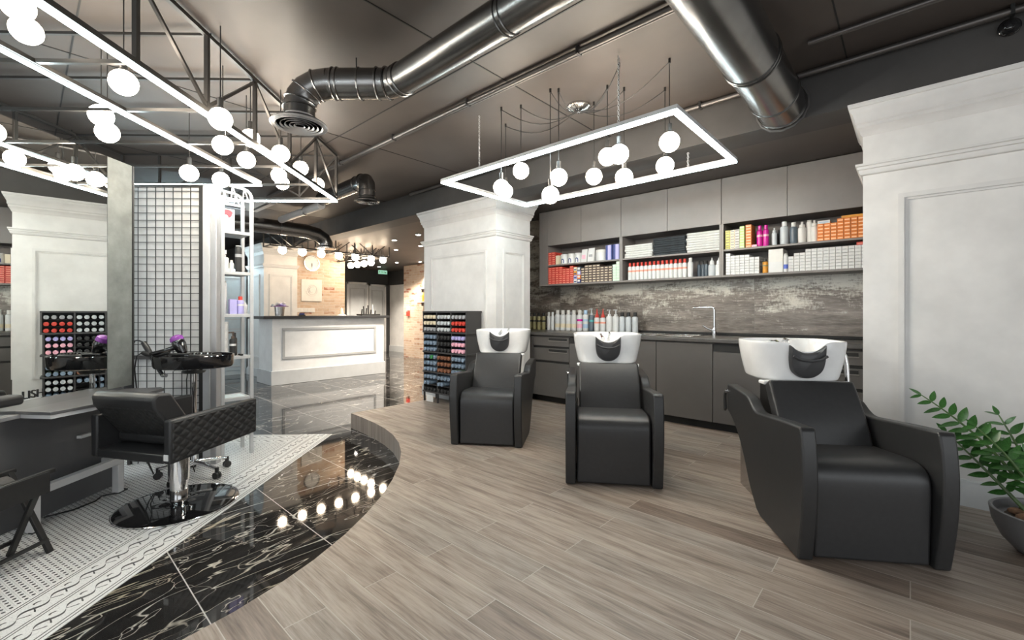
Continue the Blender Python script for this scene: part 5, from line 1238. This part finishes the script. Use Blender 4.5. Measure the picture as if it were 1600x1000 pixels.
# ================================================================ potted plant
PX, PY = .480, 3.085
pp = thing('potted_plant', 'green zz plant in a round grey pot against the plastered pillar', 'plant', (PX, PY, 0))
MB().lathe([(.095,0), (.12,.01), (.165,.06), (.195,.13), (.205,.19), (.198,.194), (.190,.19), (.182,.155), (.001,.150)], 40).build('pot', M['pot'], pp)
so_ = MB().lathe([(.184,.150), (.10,.162), (.001,.165)], 24).build('soil', M['soil'], pp)
rr = random.Random(5)
for k in range(16):
    a = rr.uniform(0, 2*PI); r_ = rr.uniform(.03,.15); mb = MB(); s_ = rr.uniform(.022,.040)
    mb.M = Matrix.Translation((r_*math.cos(a), r_*math.sin(a), .172)) @ Matrix.Rotation(rr.uniform(0,3), 4, 'Z') @ Matrix.Rotation(rr.uniform(-.4,.4), 4, 'X')
    pr = [(1e-4,-.6), (.6,-.5), (1.0,-.1), (.9,.35), (.5,.7), (1e-4,.75)]; mb.lathe([(p*s_, z*s_) for p, z in pr], 9, sx=1.3, sy=.8); mb.build('bark_chip', M['coir'], so_)
LEAFD = {}
def leafmesh():
    mb = MB(); n = 6; vs = []; fs = []
    for i in range(n+1):
        t = i/n; w = .5*math.sin(PI*min(1, t**.8))**.8*(1-.15*t); z = -.10*t*t
        vs += [(t, -w*.44, z+.05*w), (t, 0, z), (t, w*.44, z+.05*w)]
    for i in range(n):
        for j in range(2): fs.append((i*3+j, i*3+j+1, (i+1)*3+j+1, (i+1)*3+j))
    b_ = len(vs); vs2 = [(x, y, z-.012) for x, y, z in vs]
    mb.add(vs+vs2, fs+[tuple(b_+q for q in reversed(f)) for f in fs]); return mb.mesh('leaf', M['leaf'])
LM = leafmesh()
def frond(base, mid, tip, n, ls, seed, first=.30):
    r = random.Random(seed); base, mid, tip = Vector(base), Vector(mid), Vector(tip)
    P = lambda t: base*(1-t)**2 + mid*2*t*(1-t) + tip*t*t
    pts = [P(i/14) for i in range(15)]; st_ = MB().tube(pts, [.011-.0085*i/14 for i in range(15)], 8).build('stem', M['stem'], pp)
    for i in range(n):
        t = first+(1-first)*i/(n-1); p = P(t); d = (P(min(1, t+.02))-P(t-.02)).normalized()
        side = d.cross(Vector((.25,-.9,.35))).normalized()
        for s in (-1, 1):
            if i == n-1 and s == 1: dirv = d
            else: dirv = (side*s*.95 + d*.55 + Vector((0, r.uniform(-.25,.1), r.uniform(-.1,.15)))).normalized()
            up = (Vector((.05,-.55,.85))+Vector((r.uniform(-.3,.3), r.uniform(-.3,.3), 0))).normalized(); y = up.cross(dirv).normalized(); z = dirv.cross(y)
            L = ls*r.uniform(.85,1.1)*(1-.35*abs(2*(t-first)/(1-first)-.75))
            o = bpy.data.objects.new('leaf', LM); COL.objects.link(o); o.parent = st_
            o.matrix_basis = Matrix(((dirv.x*L, y.x*L, z.x*L, p.x), (dirv.y*L, y.y*L, z.y*L, p.y), (dirv.z*L, y.z*L, z.z*L, p.z), (0,0,0,1)))
frond((-.05,-.02,.15), (-.10,.05,.42), (-.435,.15,.655), 12, .105, 1, .34)
frond((-.03,-.04,.15), (-.06,-.02,.36), (-.245,.02,.545), 9, .095, 2)
frond((-.02,.01,.15), (-.05,.05,.36), (-.16,.10,.60), 9, .10, 3)
frond((.0,-.05,.15), (-.02,-.08,.30), (-.09,-.10,.47), 7, .10, 4)
frond((.01,.02,.15), (-.02,.03,.45), (.06,.04,.70), 10, .105, 5)
frond((.04,.0,.15), (.09,.0,.45), (.17,-.02,.66), 10, .105, 6)
frond((-.06,.03,.15), (-.18,.08,.30), (-.34,.12,.48), 8, .10, 7)
frond((.05,-.03,.15), (.12,-.08,.35), (.26,-.1,.52), 8, .10, 8)
